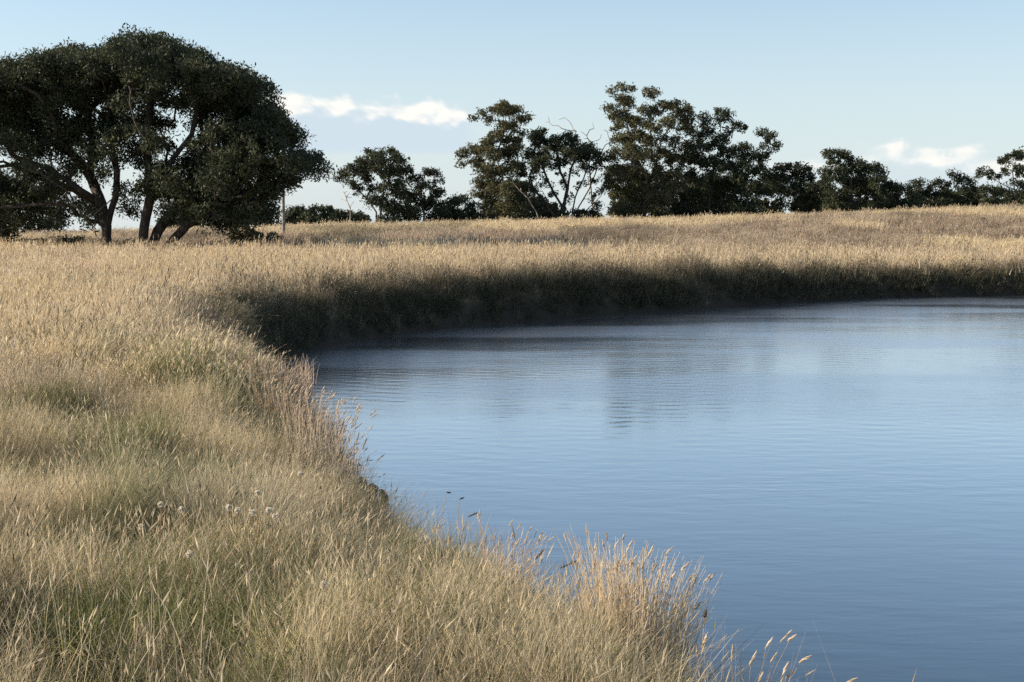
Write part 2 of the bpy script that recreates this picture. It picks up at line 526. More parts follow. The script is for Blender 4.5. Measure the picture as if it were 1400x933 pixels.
# ------------------------------------------------------------------ grass
def ribbon_blades(n, rad, h0, h1, w, lean, seg=3, seed_frac=0.3, seed_w=2.4, seed_len=0.2, r=None, droop=0.5):
    """vectorised curved blades, some with a spindle shaped seed head. returns verts, polys, attrs"""
    r = r or rng
    ang = r.uniform(0, 2 * np.pi, n); rr = rad * np.sqrt(r.random(n))
    bx, by = rr * np.cos(ang), rr * np.sin(ang)
    h = h0 + (h1 - h0) * r.random(n) ** 1.2
    la = r.uniform(0, 2 * np.pi, n)
    ln = np.abs(r.normal(0, lean, n)) * h + 0.02
    face = r.uniform(0, np.pi, n)
    sx, sy = np.cos(face) * 0.5, np.sin(face) * 0.5
    seedy = r.random(n) < seed_frac
    tint = np.clip(r.normal(0.5, 0.25, n), 0, 1)
    V, P, T, H, S = [], [], [], [], []
    ts = np.linspace(0, 1, seg + 1)
    rows = []
    base = 0
    for i, t in enumerate(ts):
        cx = bx + np.cos(la) * ln * t ** 2; cy = by + np.sin(la) * ln * t ** 2
        cz = h * (t - droop * 0.25 * t ** 3 * np.minimum(ln / h * 2, 1)) - 0.03
        wt = w * (1 - 0.85 * t ** 1.5)
        V.append(np.stack([cx - sx * wt, cy - sy * wt, cz], 1)); V.append(np.stack([cx + sx * wt, cy + sy * wt, cz], 1))
        for _ in range(2):
            T.append(tint); H.append(np.full(n, t)); S.append(np.zeros(n))
        rows.append((base, base + n)); base += 2 * n
    ar = np.arange(n)
    for i in range(seg):
        a, b = rows[i]; c, d = rows[i + 1]
        P.append(np.stack([a + ar, b + ar, d + ar, c + ar], 1))
    # seed heads: two crossed diamonds along the blade's end
    k = np.where(seedy)[0]
    if len(k):
        m = len(k)
        tx = bx[k] + np.cos(la[k]) * ln[k]; ty = by[k] + np.sin(la[k]) * ln[k]
        tz = h[k] * (1 - droop * 0.25 * np.minimum(ln[k] / h[k] * 2, 1)) - 0.03
        L = seed_len * h[k] * r.uniform(0.6, 1.3, m)
        dx = np.cos(la[k]) * (ln[k] / h[k]) * 1.6; dy = np.sin(la[k]) * (ln[k] / h[k]) * 1.6; dz = np.ones(m)
        nn = np.sqrt(dx * dx + dy * dy + 1); D = np.stack([dx, dy, dz], 1) / nn[:, None]
        T0 = np.stack([tx, ty, tz], 1) - D * (L * 0.35)[:, None]; T1 = T0 + D * L[:, None]
        mid = T0 * 0.62 + T1 * 0.38
        for q in range(2):
            fa = face[k] + q * np.pi / 2
            s = np.stack([np.cos(fa), np.sin(fa), np.zeros(m)], 1) * (w * seed_w * r.uniform(0.7, 1.3, m) / 2)[:, None]
            b0 = base
            for vv in (T0, mid + s, T1, mid - s):
                V.append(vv); T.append(tint[k]); H.append(np.ones(m)); S.append(np.ones(m))
            am = np.arange(m)
            P.append(np.stack([b0 + am, b0 + m + am, b0 + 2 * m + am, b0 + 3 * m + am], 1))
            base += 4 * m
    return np.concatenate(V), P, dict(tint=np.concatenate(T), hgt=np.concatenate(H), seedy=np.concatenate(S))


def clump_set(name, count, **kw):
    col = bpy.data.collections.new(name)
    for i in range(count):
        v, p, a = ribbon_blades(**kw)
        me = make_mesh(name, v, p, M_GRASS, a)
        o = bpy.data.objects.new('%s_%02d' % (name, i), me)
        col.objects.link(o)
    return col


def scatter(name, x, y, coll, nvar, scale, zscale, green, brown, pale, sedge_shade, label, cat, tilt=0.12, tiltvar=0.1, sink=0.0):
    n = len(x)
    z = ground(x, y) - sink
    spin = rng.uniform(0, 2 * np.pi, n)
    b = rng.normal(tilt, tiltvar, n); a = rng.normal(0, tiltvar, n)
    cs, sn = np.cos(spin), np.sin(spin); cb, sb = np.cos(b), np.sin(b); ca, sa = np.cos(a), np.sin(a)
    # Rx(a) * Ry(b) * Rz(spin)
    ry = np.zeros((n, 3, 3)); ry[:, 0, 0] = cb; ry[:, 0, 2] = sb; ry[:, 1, 1] = 1; ry[:, 2, 0] = -sb; ry[:, 2, 2] = cb
    rx = np.zeros((n, 3, 3)); rx[:, 0, 0] = 1; rx[:, 1, 1] = ca; rx[:, 1, 2] = -sa; rx[:, 2, 1] = sa; rx[:, 2, 2] = ca
    rz = np.zeros((n, 3, 3)); rz[:, 0, 0] = cs; rz[:, 0, 1] = -sn; rz[:, 1, 0] = sn; rz[:, 1, 1] = cs; rz[:, 2, 2] = 1
    M = rx @ ry @ rz
    rot = np.stack([np.arctan2(M[:, 2, 1], M[:, 2, 2]), -np.arcsin(np.clip(M[:, 2, 0], -1, 1)), np.arctan2(M[:, 1, 0], M[:, 0, 0])], 1)
    scl = np.stack([scale, scale, scale * zscale], 1)
    me = make_mesh(name, np.stack([x, y, z], 1), [], None,
                   dict(rot=rot, scl=scl, idx=rng.integers(0, nvar, n), green=green, brown=brown, pale=pale, sedge_shade=sedge_shade))
    me.materials.append(M_GRASS)
    o = link(name, me, label=label, cat=cat, kind='stuff')
    ng = bpy.data.node_groups.new(name, 'GeometryNodeTree')
    ng.interface.new_socket('Geometry', in_out='INPUT', socket_type='NodeSocketGeometry')
    ng.interface.new_socket('Geometry', in_out='OUTPUT', socket_type='NodeSocketGeometry')
    gi = ng.nodes.new('NodeGroupInput'); go = ng.nodes.new('NodeGroupOutput')
    m2p = ng.nodes.new('GeometryNodeMeshToPoints')
    iop = ng.nodes.new('GeometryNodeInstanceOnPoints')
    ci = ng.nodes.new('GeometryNodeCollectionInfo')
    ci.inputs['Collection'].default_value = coll
    ci.inputs['Separate Children'].default_value = True
    ci.inputs['Reset Children'].default_value = True
    L = ng.links.new

    def na(nm, t):
        q = ng.nodes.new('GeometryNodeInputNamedAttribute'); q.data_type = t; q.inputs['Name'].default_value = nm
        return q.outputs['Attribute']
    L(gi.outputs[0], m2p.inputs['Mesh']); L(m2p.outputs[0], iop.inputs['Points'])
    L(ci.outputs[0], iop.inputs['Instance'])
    iop.inputs['Pick Instance'].default_value = True
    L(na('idx', 'INT'), iop.inputs['Instance Index'])
    L(na('rot', 'FLOAT_VECTOR'), iop.inputs['Rotation']); L(na('scl', 'FLOAT_VECTOR'), iop.inputs['Scale'])
    L(iop.outputs[0], go.inputs[0])
    md = o.modifiers.new('scatter', 'NODES'); md.node_group = ng
    return o


def wedge_points(y0, y1, dens, ul=-0.42, ur=0.42):
    """uniform random points in the field of view (with a margin) between two depths"""
    area = (ur - ul) * (y1 * y1 - y0 * y0) / 2
    n = int(area * dens)
    y = np.sqrt(rng.uniform(y0 * y0, y1 * y1, n)); x = y * rng.uniform(ul, ur, n)
    return x, y


def px_of(x, y, z=1.0):
    """approximate place in the photograph, only used to follow its patches of colour on the ground"""
    return 700 + F * x / y, 300 + F * (EYE - z) / y


def tones(x, y, sd):
    n = len(x)
    g = fbm(x, y, 1.1, 3, 1.0); b = fbm(x, y, 2.6, 3, 7.0); g2 = fbm(x, y * 0.35, 9.0, 3, 21.0)
    near = 1 - smooth(9, 24, y)
    green = np.clip((g - 0.47) * 4.0, 0, 1) * (0.25 + 0.75 * near) + 0.22 * near * smooth(-3.8, -0.8, x) + 0.14 * near
    # lush strip along the near bank
    green += 0.10 * near * smooth(3.0, 0.6, sd)
    brown = np.clip((b - 0.50) * 3.2, 0, 1) * (0.75 - 0.25 * near)
    far = smooth(55, 75, y)
    brown = brown * (1 - far) + far * np.clip((g2 - 0.43) * 8.0, 0, 1.3)
    # browner grass along the far bank's crest; its shade line is mixed in below
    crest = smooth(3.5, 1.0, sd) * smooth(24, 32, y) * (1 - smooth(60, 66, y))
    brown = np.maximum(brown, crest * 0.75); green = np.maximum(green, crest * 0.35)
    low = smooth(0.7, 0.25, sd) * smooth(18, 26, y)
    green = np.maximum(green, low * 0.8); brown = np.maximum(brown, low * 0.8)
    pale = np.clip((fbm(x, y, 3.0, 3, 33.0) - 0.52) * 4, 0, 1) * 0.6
    sedge_shade = smooth(18, 26, y) * (1 - smooth(60, 66, y)) * np.maximum(smooth(0.75, 0.35, sd), (rng.random(n) < 0.75 * smooth(2.2, 0.5, sd)) * 0.8)  # shade of the bank face and half-lit crest put into blade colour
    sedge_shade = np.maximum(sedge_shade, 0.7 * smooth(0.5, 0.2, sd))
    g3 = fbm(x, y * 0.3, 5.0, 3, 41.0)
    sedge_shade = np.maximum(sedge_shade, far * np.clip((g3 - 0.54) * 6, 0, 1) * 0.5)
    hollow_shade = np.clip((fbm(x, y, 0.6, 3, 51.0) - 0.52) * 6, 0, 0.7) * (1 - 0.6 * smooth(8, 14, y)) * (1 - smooth(20, 50, y)) + (rng.random(n) < 0.13) * 0.6
    sedge_shade = np.maximum(sedge_shade, hollow_shade)  # shade in hollows and gaps painted as darker blades
    return np.clip(green, 0, 1), np.clip(brown, 0, 1), pale * (1 - low), sedge_shade


# near meadow
K_NEAR = clump_set('near_clump', 9, n=85, rad=0.14, h0=0.06, h1=0.40, w=0.0028, lean=0.5, seg=4, seed_frac=0.22, seed_w=1.9, seed_len=0.10)
K_MID = clump_set('mid_clump', 7, n=80, rad=0.24, h0=0.10, h1=0.50, w=0.0075, lean=0.36, seg=3, seed_frac=0.3, seed_w=1.9, seed_len=0.17)
K_FAR = clump_set('far_clump', 6, n=90, rad=0.50, h0=0.15, h1=0.55, w=0.022, lean=0.25, seg=2, seed_frac=0.3, seed_w=1.6, seed_len=0.2)


def water_at(px, py):
    d = ray(px, py); q = -EYE / d[2]
    return d * q + np.array([0, 0, EYE])


ROCKS = [
    (390, 510, .26, .22, 'largest dark rock at the corner of the pond against the bank'),
    (401, 508, .20, .14, 'dark rounded rock jutting into water beside the largest one'),
    (412, 512, .09, .04, 'thin flat dark stone breaking the surface beside the rounded rock'),
    (406, 528, .14, .13, 'upright dark rock at the grass edge below the rounded one'),
    (404, 540, .09, .08, 'small dark rock lowest by the grass near the pond corner'),
    (428, 526, .08, .035, 'flat black stone lying alone out in the water near the corner'),
    (380, 514, .18, .18, 'dark rock half hidden in grass left of the largest one'),
    (494, 672, .10, .12, 'dark stone at the water line left of the pale tall stems'),
    (509, 679, .12, .13, 'dark stone at the water line under the pale tall stems'),
    (524, 685, .09, .10, 'dark stone ending the row at the near water line')]
ROCK_P = []
for i, (px, py, w, h, lab) in enumerate(ROCKS):
    if py < 990:
        p = water_at(px, py); hh = h * (0.25 if py < 600 else 0.45) - (0.01 if h < .05 else 0)
    else:
        d = ray(px, py); ts = np.linspace(6, 15, 900)
        zz = ground(d[0] * ts, d[1] * ts) - (EYE + d[2] * ts)
        hit = int(np.argmax(zz > -0.02)) or 899
        p = d * ts[hit]; hh = float(ground(p[0], p[1])) + 0.05
    ROCK_P.append((float(p[0]), float(p[1]), hh))


def clear_of_rocks(x, y):
    k = np.ones(len(x), bool)
    for (a, b, c), rk in zip(ROCK_P, ROCKS):
        back = 0.9 if rk[1] < 600 else 0.5          # grass in front of a rock leans away from it
        k &= ~((np.abs(x - a * y / b) < rk[2] * 0.8 + 0.04) & (y < b + 0.15) & (y > b - back))
    return k


def meadow(name, y0, y1, dens, coll, nvar, label, hs, ul=-0.44, ur=0.44, tilt=0.17, minsd=0.04):
    x, y = wedge_points(y0, y1, dens, ul, ur)
    sd = shore_dist(x, y)
    k = (sd > minsd) & clear_of_rocks(x, y)
    x, y, sd = x[k], y[k], sd[k]
    h = np.clip(0.5 + (fbm(x, y, 0.6, 3, 15.0) - 0.5) * 1.7, 0, 1)
    # thin out bare hollows
    keep = rng.random(len(x)) < np.clip(0.45 + (h - 0.35) * 2.6, 0.2, 1)
    x, y, sd, h = x[keep], y[keep], sd[keep], h[keep]
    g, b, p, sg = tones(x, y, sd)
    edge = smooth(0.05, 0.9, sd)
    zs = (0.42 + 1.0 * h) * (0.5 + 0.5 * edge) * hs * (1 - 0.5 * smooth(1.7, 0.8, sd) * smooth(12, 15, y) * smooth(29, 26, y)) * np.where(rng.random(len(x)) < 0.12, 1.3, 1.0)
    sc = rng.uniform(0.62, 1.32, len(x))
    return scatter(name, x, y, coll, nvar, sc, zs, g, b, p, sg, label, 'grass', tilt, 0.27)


meadow('meadow_grass', 3.2, 15, 185, K_NEAR, 9, 'dry and green meadow grass with fine seed heads on the near bank', 1.0, -0.5, 0.46)
meadow('bank_grass', 14, 48, 60, K_MID, 7, 'straw coloured tall grass on the left bank and around the pond edge', 1.0)
meadow('field_grass', 46, 128, 7.5, K_FAR, 6, 'sunlit straw and brown grass covering the rising field beyond the pond', 0.85)

# leafy green undergrowth low between the dry stalks of the near bank
K_GREEN = clump_set('green_clump', 6, n=55, rad=0.12, h0=0.06, h1=0.27, w=0.0050, lean=0.75, seg=4, seed_frac=0.0)
x, y = wedge_points(3.3, 17, 95, -0.46, 0.3)
sd = shore_dist(x, y)
gm = fbm(x, y, 0.8, 3, 91.0) + 0.12 * smooth(-3.0, -0.6, x) + 0.06 * smooth(10, 6, y) - 0.06 * smooth(-1.5, -3.5, x)
k = (sd > 0.1) & (rng.random(len(x)) < np.clip((gm - 0.50) * 7, 0, 1)) & clear_of_rocks(x, y)
x, y = x[k], y[k]
n_ = len(x)
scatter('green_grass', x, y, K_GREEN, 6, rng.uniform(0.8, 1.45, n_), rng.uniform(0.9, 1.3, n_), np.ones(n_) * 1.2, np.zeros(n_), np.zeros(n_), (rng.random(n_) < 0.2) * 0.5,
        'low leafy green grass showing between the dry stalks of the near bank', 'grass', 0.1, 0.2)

# taller upright stems that stand clear of the rest, with pale heads, thickest along the crest of the far bank
K_TALL = clump_set('tall_clump', 6, n=14, rad=0.16, h0=0.35, h1=0.85, w=0.0075, lean=0.13, seg=4, seed_frac=0.8, seed_w=2.4, seed_len=0.20)
K_TALLN = clump_set('tall_near_clump', 6, n=6, rad=0.12, h0=0.26, h1=0.56, w=0.0029, lean=0.24, seg=5, seed_frac=0.75, seed_w=2.2, seed_len=0.13)
x, y = wedge_points(20, 66, 15)
sd = shore_dist(x, y)
k = (sd > 0.15) & ~((sd < 1.3) & (y < 27)) & (rng.random(len(x)) < np.clip(0.22 + 0.9 * smooth(3.5, 0.8, sd), 0, 1)) & (rng.random(len(x)) < 0.35 + 1.2 * (fbm(x, y, 2.0, 3, 71.0) - 0.3))
x, y, sd = x[k], y[k], sd[k]
n_ = len(x)
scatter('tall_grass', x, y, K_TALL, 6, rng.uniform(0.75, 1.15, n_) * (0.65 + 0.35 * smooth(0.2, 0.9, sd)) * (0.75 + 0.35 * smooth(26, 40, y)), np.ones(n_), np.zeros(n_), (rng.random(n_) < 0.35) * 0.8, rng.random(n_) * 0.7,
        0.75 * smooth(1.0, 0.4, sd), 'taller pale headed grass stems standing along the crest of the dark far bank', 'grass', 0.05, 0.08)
x, y = wedge_points(3.4, 20, 25, -0.46, 0.4)
sd = shore_dist(x, y)
k = (sd > 0.3) & ((x / y < 0.11) | (y < 4.2)) & (rng.random(len(x)) < 0.25 + 1.6 * (fbm(x, y, 1.3, 3, 81.0) - 0.35))
x, y, sd = x[k], y[k], sd[k]
n_ = len(x)
scatter('tall_grass', x, y, K_TALLN, 6, rng.uniform(0.75, 1.15, n_), np.ones(n_), np.zeros(n_), (rng.random(n_) < 0.3) * 0.8, rng.random(n_) * 0.8,
        np.zeros(n_), 'taller leaning straw stems with seed heads rising out of the near meadow', 'grass', 0.2, 0.2)

# short sedges down to the water, the bank's shade painted into their colour
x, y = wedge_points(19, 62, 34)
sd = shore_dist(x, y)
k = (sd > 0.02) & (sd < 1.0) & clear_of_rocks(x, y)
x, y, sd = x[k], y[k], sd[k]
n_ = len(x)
scatter('shaded_bank_sedge', x, y, K_MID, 7, rng.uniform(0.5, 0.9, n_), rng.uniform(0.7, 1.2, n_), rng.random(n_) * 0.8, rng.random(n_) * 0.8, np.zeros(n_),
        np.clip(rng.normal(0.85, 0.15, n_), 0, 1), 'short sedges clothing the bank face down to the water, darkened with painted shade', 'sedge_shade', 0.1, 0.3)

# ------------------------------------------------------------------ trees
def tubes(segs, sides=7):
    """segs: list of (p0, p1, r0, r1)"""
    P0 = np.array([s[0] for s in segs]); P1 = np.array([s[1] for s in segs])
    r0 = np.array([s[2] for s in segs]); r1 = np.array([s[3] for s in segs])
    D = P1 - P0; L = np.linalg.norm(D, axis=1, keepdims=True); D = D / np.maximum(L, 1e-6)
    P1 = P1 + D * (r1 * 0.25)[:, None]
    ref = np.where(np.abs(D[:, 2:3]) > 0.9, np.array([[1.0, 0, 0]]), np.array([[0, 0, 1.0]]))
    A = np.cross(D, ref); A /= np.linalg.norm(A, axis=1, keepdims=True); B = np.cross(D, A)
    n = len(segs); V = []
    for (P, r) in ((P0, r0), (P1, r1)):
        for s in range(sides):
            t = 2 * np.pi * s / sides
            V.append(P + (A * math.cos(t) + B * math.sin(t)) * r[:, None])
    ar = np.arange(n); Q = []
    for s in range(sides):
        s2 = (s + 1) % sides
        Q.append(np.stack([s * n + ar, s2 * n + ar, (sides + s2) * n + ar, (sides + s) * n + ar], 1))
    cap = np.stack([(sides + s) * n + ar for s in range(sides)], 1)
    return np.concatenate(V), Q + [cap]


def grow(starts, targets, seglen, tip_r, exp=0.42, wiggle=0.12, min_trunk=0.0, path_cost=0.35, rmax=None, attach=False):
    """starts: list of polylines (first point of each on the ground or on another polyline). Branches reach every target."""
    pos, par = [], []
    for pl in starts:
        pl = [np.array(p, float) for p in pl]
        if pos and len(pos) > 1:
            d = [np.linalg.norm(q - pl[0]) for q in pos]
            j = int(np.argmin(d))
            prev = j if attach or d[j] < 0.8 * seglen * 2 else -1
            if prev == -1:
                pos.append(pl[0]); par.append(-1); prev = len(pos) - 1
        else:
            pos.append(pl[0]); par.append(-1); prev = 0
        for a, b in zip(pl[:-1], pl[1:]):
            m = max(1, int(np.linalg.norm(b - a) / seglen + 0.5))
            for i in range(1, m + 1):
                pos.append(a + (b - a) * i / m + rng.normal(0, 0.03 * seglen, 3)); par.append(prev); prev = len(pos) - 1
    base = pos[0]
    plen = np.zeros(len(pos))
    for i, p in enumerate(par):
        if p >= 0: plen[i] = plen[p] + np.linalg.norm(pos[i] - pos[p])
    pos = list(pos); plen = list(plen)
    order = np.argsort([np.linalg.norm(t - base) for t in targets])
    load = [0.0] * len(pos)
    ends = []
    for ti in order:
        T = np.array(targets[ti], float)
        PP = np.array(pos); d = np.linalg.norm(PP - T, axis=1)
        cost = d + path_cost * np.array(plen) * 0.5 + np.where(PP[:, 2] < base[2] + min_trunk, 1e3, 0) \
            + np.maximum(0, PP[:, 2] - T[2]) * 1.2
        j = int(np.argmin(cost))
        a = PP[j]; L = d[j]
        if par[j] >= 0:
            dirn = a - PP[par[j]]; dirn = dirn / (np.linalg.norm(dirn) + 1e-6)
        else:
            dirn = np.array([0, 0, 1.0])
        ctrl = a + (dirn * 0.6 + np.array([0, 0, 0.35])) * L * 0.45
        m = max(1, int(L / seglen + 0.5)); prev = j
        for i in range(1, m + 1):
            t = i / m
            p = (1 - t) ** 2 * a + 2 * t * (1 - t) * ctrl + t * t * T
            if i < m: p = p + rng.normal(0, wiggle * seglen, 3)
            pos.append(p); par.append(prev); plen.append(plen[prev] + np.linalg.norm(p - pos[prev])); load.append(0.0); prev = len(pos) - 1
        load[prev] += 1
    n = len(pos); ld = np.array(load)
    for i in range(n - 1, -1, -1):
        if par[i] >= 0: ld[par[i]] += ld[i]
    rad = tip_r * np.maximum(ld, 0.6) ** exp
    if rmax: rad = np.minimum(rad, rmax)
    segs = []
    for i in range(n):
        if par[i] >= 0:
            r0 = rad[par[i]]; r1 = rad[i]
            r0 = min(r0, r1 * 1.35)
            if par[par[i]] < 0:
                r0 = max(rad[par[i]], r1) * 1.25     # root flare
            segs.append((pos[par[i]], pos[i], r0, r1))
    return segs


def leaves(centres, radii, per, size, aspect=2.6, flat=0.55, droop=0.5):
    """diamond leaf faces filled into small flattened clusters"""
    centres = np.asarray(centres); radii = np.asarray(radii)
    n = len(centres) * per
    c = np.repeat(centres, per, 0); r = np.repeat(radii, per)
    d = rng.normal(0, 1, (n, 3)); d /= np.linalg.norm(d, axis=1, keepdims=True)
    rr = rng.random(n) ** 0.45
    P = c + d * (r * rr)[:, None] * np.array([1, 1, flat])
    ax = rng.normal(0, 1, (n, 3)); ax[:, 2] -= droop; ax /= np.linalg.norm(ax, axis=1, keepdims=True)
    o = rng.normal(0, 1, (n, 3)); sd = np.cross(ax, o); sd /= np.linalg.norm(sd, axis=1, keepdims=True)
    s = size * rng.uniform(0.6, 1.4, n)[:, None]
    a = ax * s * aspect / 2; b = sd * s / 2
    V = np.concatenate([P - a, P + b - a * 0.1, P + a, P - b - a * 0.1])
    ar = np.arange(n)
    Q = np.stack([ar, n + ar, 2 * n + ar, 3 * n + ar], 1)
    ct = np.repeat(rng.random(len(centres)), per) * 0.55 + rng.random(n) * 0.45
    return V, [Q], dict(tint=np.tile(ct, 4))


def puff_clusters(puffs, Y, depth, copies, cpm, rc):
    """puffs: (px, py, r_px) outlines of foliage masses; each becomes several masses at true depths; returns cluster centres"""
    cs, rs = [], []
    for p in puffs:
        px, py, r = p[:3]
        r = r * GROW
        dens = p[3] if len(p) > 3 else 1.0
        k = max(1, int(round(copies * min(1.0, r / 14))))
        for q in range(k):
            dy = rng.uniform(-depth, depth) if q else rng.uniform(-depth, depth) * 0.4
            c = at(px + rng.normal(0, r * 0.12), py + rng.normal(0, r * 0.10), Y + dy)
            R_ = r / F * Y
            m = max(3, int(cpm * R_ * R_ * dens / k * 2.2 * DENS))
            d = rng.normal(0, 1, (m, 3)); d /= np.linalg.norm(d, axis=1, keepdims=True)
            d[:, 2] = np.where((d[:, 2] < -0.25) & (rng.random(m) < 0.6), -d[:, 2], d[:, 2])
            rad = R_ * rng.uniform(0.45, 1.0, m) ** 0.6
            cs.append(c + d * rad[:, None] * np.array([1, 1, 0.85]))
            rs.append(rc * rng.uniform(0.6, 1.35, m))
    return np.concatenate(cs), np.concatenate(rs)


DENS = 3.4
GROW = 1.03
GROUP_FAR = 'gum trees along the far edge of the field'


def tree(name, label, px, Y, puffs, stems=None, depth=3.0, copies=2, cpm=4.0, rc=0.55, per=30, size=0.14, leaf=None, bark=None,
         tip=0.018, seglen=0.6, group=None, cat='tree', fork=0.28, twigs=None, limb_frac=0.3, exp=0.42, flat=0.85, rmax=None):
    base = on_ground(px, Y)
    t = thing(name, label, cat, base, group)
    if Y > 125:      # skirts of foliage that hang to the grass under the low masses
        cr = lambda q: float(np.interp(q, CREST_PX, CREST_PY)) - 4
        puffs = puffs + [(q[0] + rng.normal(0, 3), cr(q[0]) - 3, 7.5) for q in puffs if q[1] > cr(q[0]) - 26]
    cs, rs = puff_clusters(puffs, Y, depth, copies, cpm, rc)
    ok = cs[:, 2] > base[2] + 0.05
    cs, rs = cs[ok], rs[ok]
    top = cs[:, 2].max(); H = top - base[2]
    if stems:
        polys = []
        for st in stems:
            pl = []
            for i, q in enumerate(st):
                dy = q[2] if len(q) > 2 else 0.0
                if i == 0 and len(q) > 3:
                    w = on_ground(q[0], Y + dy); w[2] -= 0.15
                else:
                    w = at(q[0], q[1], Y + dy)
                pl.append(w)
            polys.append(pl)
    else:
        cx = cs[:, 0].mean()
        b0 = base - np.array([0, 0, 0.2])
        f = base + np.array([(cx - base[0]) * 0.25 + rng.normal(0, 0.1), rng.normal(0, 0.2), H * fork])
        g = f + np.array([(cx - base[0]) * 0.35 + rng.normal(0, 0.3), rng.normal(0, 0.4), H * fork * 0.9])
        polys = [[b0, f, g]]
    m = int(len(cs) * limb_frac)
    pick = rng.permutation(len(cs))[:max(4, m)]
    segs = grow(polys, cs[pick], seglen, tip, exp=exp, min_trunk=H * 0.12, rmax=rmax)
    V, Q = tubes(segs)
    link('trunk', make_mesh(name + '_trunk', V - base, Q, bark or M_BARK, smooth_shade=True), t)
    V, Q, A = leaves(cs, rs, per, size, flat=flat)
    link('crown', make_mesh(name + '_crown', V - base, Q, leaf or M_LEAF, A), t)
    return t


# the big trees on the left
tree('gum_tree', 'broad dark tree at far left whose trunk forks low, left of the double trunk', 148, 70,
     [(118, 90, 26), (0, 116, 28), (40, 106, 26), (75, 98, 26), (-60, 130, 40), (-20, 118, 38), (20, 122, 34), (58, 108, 34), (98, 100, 34), (140, 92, 32), (-50, 190, 40), (5, 165, 36), (45, 158, 34), (90, 145, 36), (135, 135, 34),
      (168, 112, 30), (20, 205, 26, .7), (75, 198, 30, .8), (115, 185, 28, .9), (160, 172, 24, .8), (-40, 240, 34), (55, 235, 20, .5), (100, 232, 20, .5), (150, 215, 18, .5), (85, 265, 18, .4), (185, 100, 26), (150, 195, 20, .6), (175, 185, 18, .6), (70, 265, 18, .6), (110, 285, 15, .5), (140, 245, 15, .4), (30, 240, 18, .5), (178, 215, 14, .5), (40, 210, 20, .7), (120, 215, 20, .6), (60, 245, 18, .6), (20, 165, 30), (-20, 290, 25), (176, 260, 16, .5), (180, 285, 13, .5), (125, 300, 12, .4)],
     stems=[[(148, 345, 0, 1), (146, 310, 0), (140, 280, 0), (122, 240, .4), (95, 205, .8), (60, 180, 1.0)],
            [(146, 310, 0), (158, 270, -.3), (160, 235, -.5), (150, 190, -.6)],
            [(140, 280, 0), (112, 262, -1), (70, 232, -1.5), (20, 215, -2)],
            [(122, 240, .4), (128, 200, .5), (120, 160, .5)]],
     depth=4.5, copies=3, cpm=8.4, rc=0.5, per=72, size=0.064, tip=0.028, exp=0.46, rmax=0.25, seglen=0.45, leaf=M_LEAF, limb_frac=0.16)
tree('gum_tree', 'largest dark spreading tree with several leaning trunks from one base beside the fallen bough', 205, 68,
     [(165, 80, 24), (148, 92, 22), (240, 82, 22), (275, 96, 22), (188, 72, 27), (222, 72, 26), (258, 88, 24), (205, 108, 30), (245, 118, 28), (285, 112, 27), (322, 118, 27), (352, 130, 24), (178, 140, 22, .8), (215, 145, 20, .7),
      (300, 148, 32), (340, 162, 32), (375, 168, 26), (390, 196, 24), (350, 200, 32), (305, 192, 28), (275, 160, 16, .6), (200, 178, 16, .6), (222, 205, 20, .7), (275, 232, 24, .9), (310, 232, 32), (355, 238, 30),
      (395, 228, 24), (424, 226, 15), (440, 232, 8), (390, 252, 16), (365, 270, 22), (325, 275, 28), (285, 278, 26, .9), (245, 262, 24, .8), (215, 245, 16, .6), (340, 300, 14, .6), (300, 303, 13, .5), (250, 148, 16, .7), (275, 195, 10, .5), (190, 205, 15, .6), (200, 230, 16, .6), (230, 240, 18, .8), (222, 265, 18, .7), (205, 262, 14, .5), (265, 270, 22), (255, 290, 16, .8), (285, 298, 18, .9), (312, 300, 18, .9), (340, 290, 18, .9), (365, 292, 14, .8), (232, 292, 14, .6), (300, 250, 26), (330, 210, 28), (365, 180, 26), (320, 145, 26), (300, 125, 24), (270, 130, 20), (262, 205, 14, .6), (250, 225, 15, .6), (205, 90, 20), (225, 175, 12, .6), (195, 165, 16, .8)],
     stems=[[(196, 345, 0, 1), (198, 310, 0), (206, 270, 0), (204, 230, 0), (200, 180, .2), (208, 130, .3)],
            [(204, 344, .1, 1), (216, 315, .3), (240, 285, .5), (262, 245, .6), (285, 200, .6), (310, 165, .6)],
            [(210, 342, -.1, 1), (236, 330, -.4), (256, 308, -.8), (285, 290, -1.2), (325, 272, -1.6), (365, 255, -1.6)],
            [(206, 270, 0), (226, 232, -.8), (238, 215, -.9), (262, 185, -1), (272, 140, -1)],
            [(206, 344, 0, 1), (262, 341, -.6), (300, 330, -1.0), (330, 322, -1.2)]],
     depth=4.2, copies=3, cpm=8.4, rc=0.5, per=72, size=0.064, tip=0.028, exp=0.46, rmax=0.25, seglen=0.45, leaf=M_LEAF, limb_frac=0.16)
tree('gum_tree', 'low dense dark tree cut by the left edge of the photo beneath the big crowns', -20, 76,
     [(30, 270, 26), (60, 275, 20, .8), (80, 300, 14, .6), (-40, 270, 34), (0, 262, 30), (20, 290, 26), (-30, 310, 24), (45, 275, 20, .7), (60, 295, 18, .6), (0, 312, 20), (88, 290, 16, .5)],
     depth=3, copies=3, cpm=7.5, rc=0.5, per=60, size=0.07, tip=0.012, rmax=0.14, limb_frac=0.2, seglen=0.5)

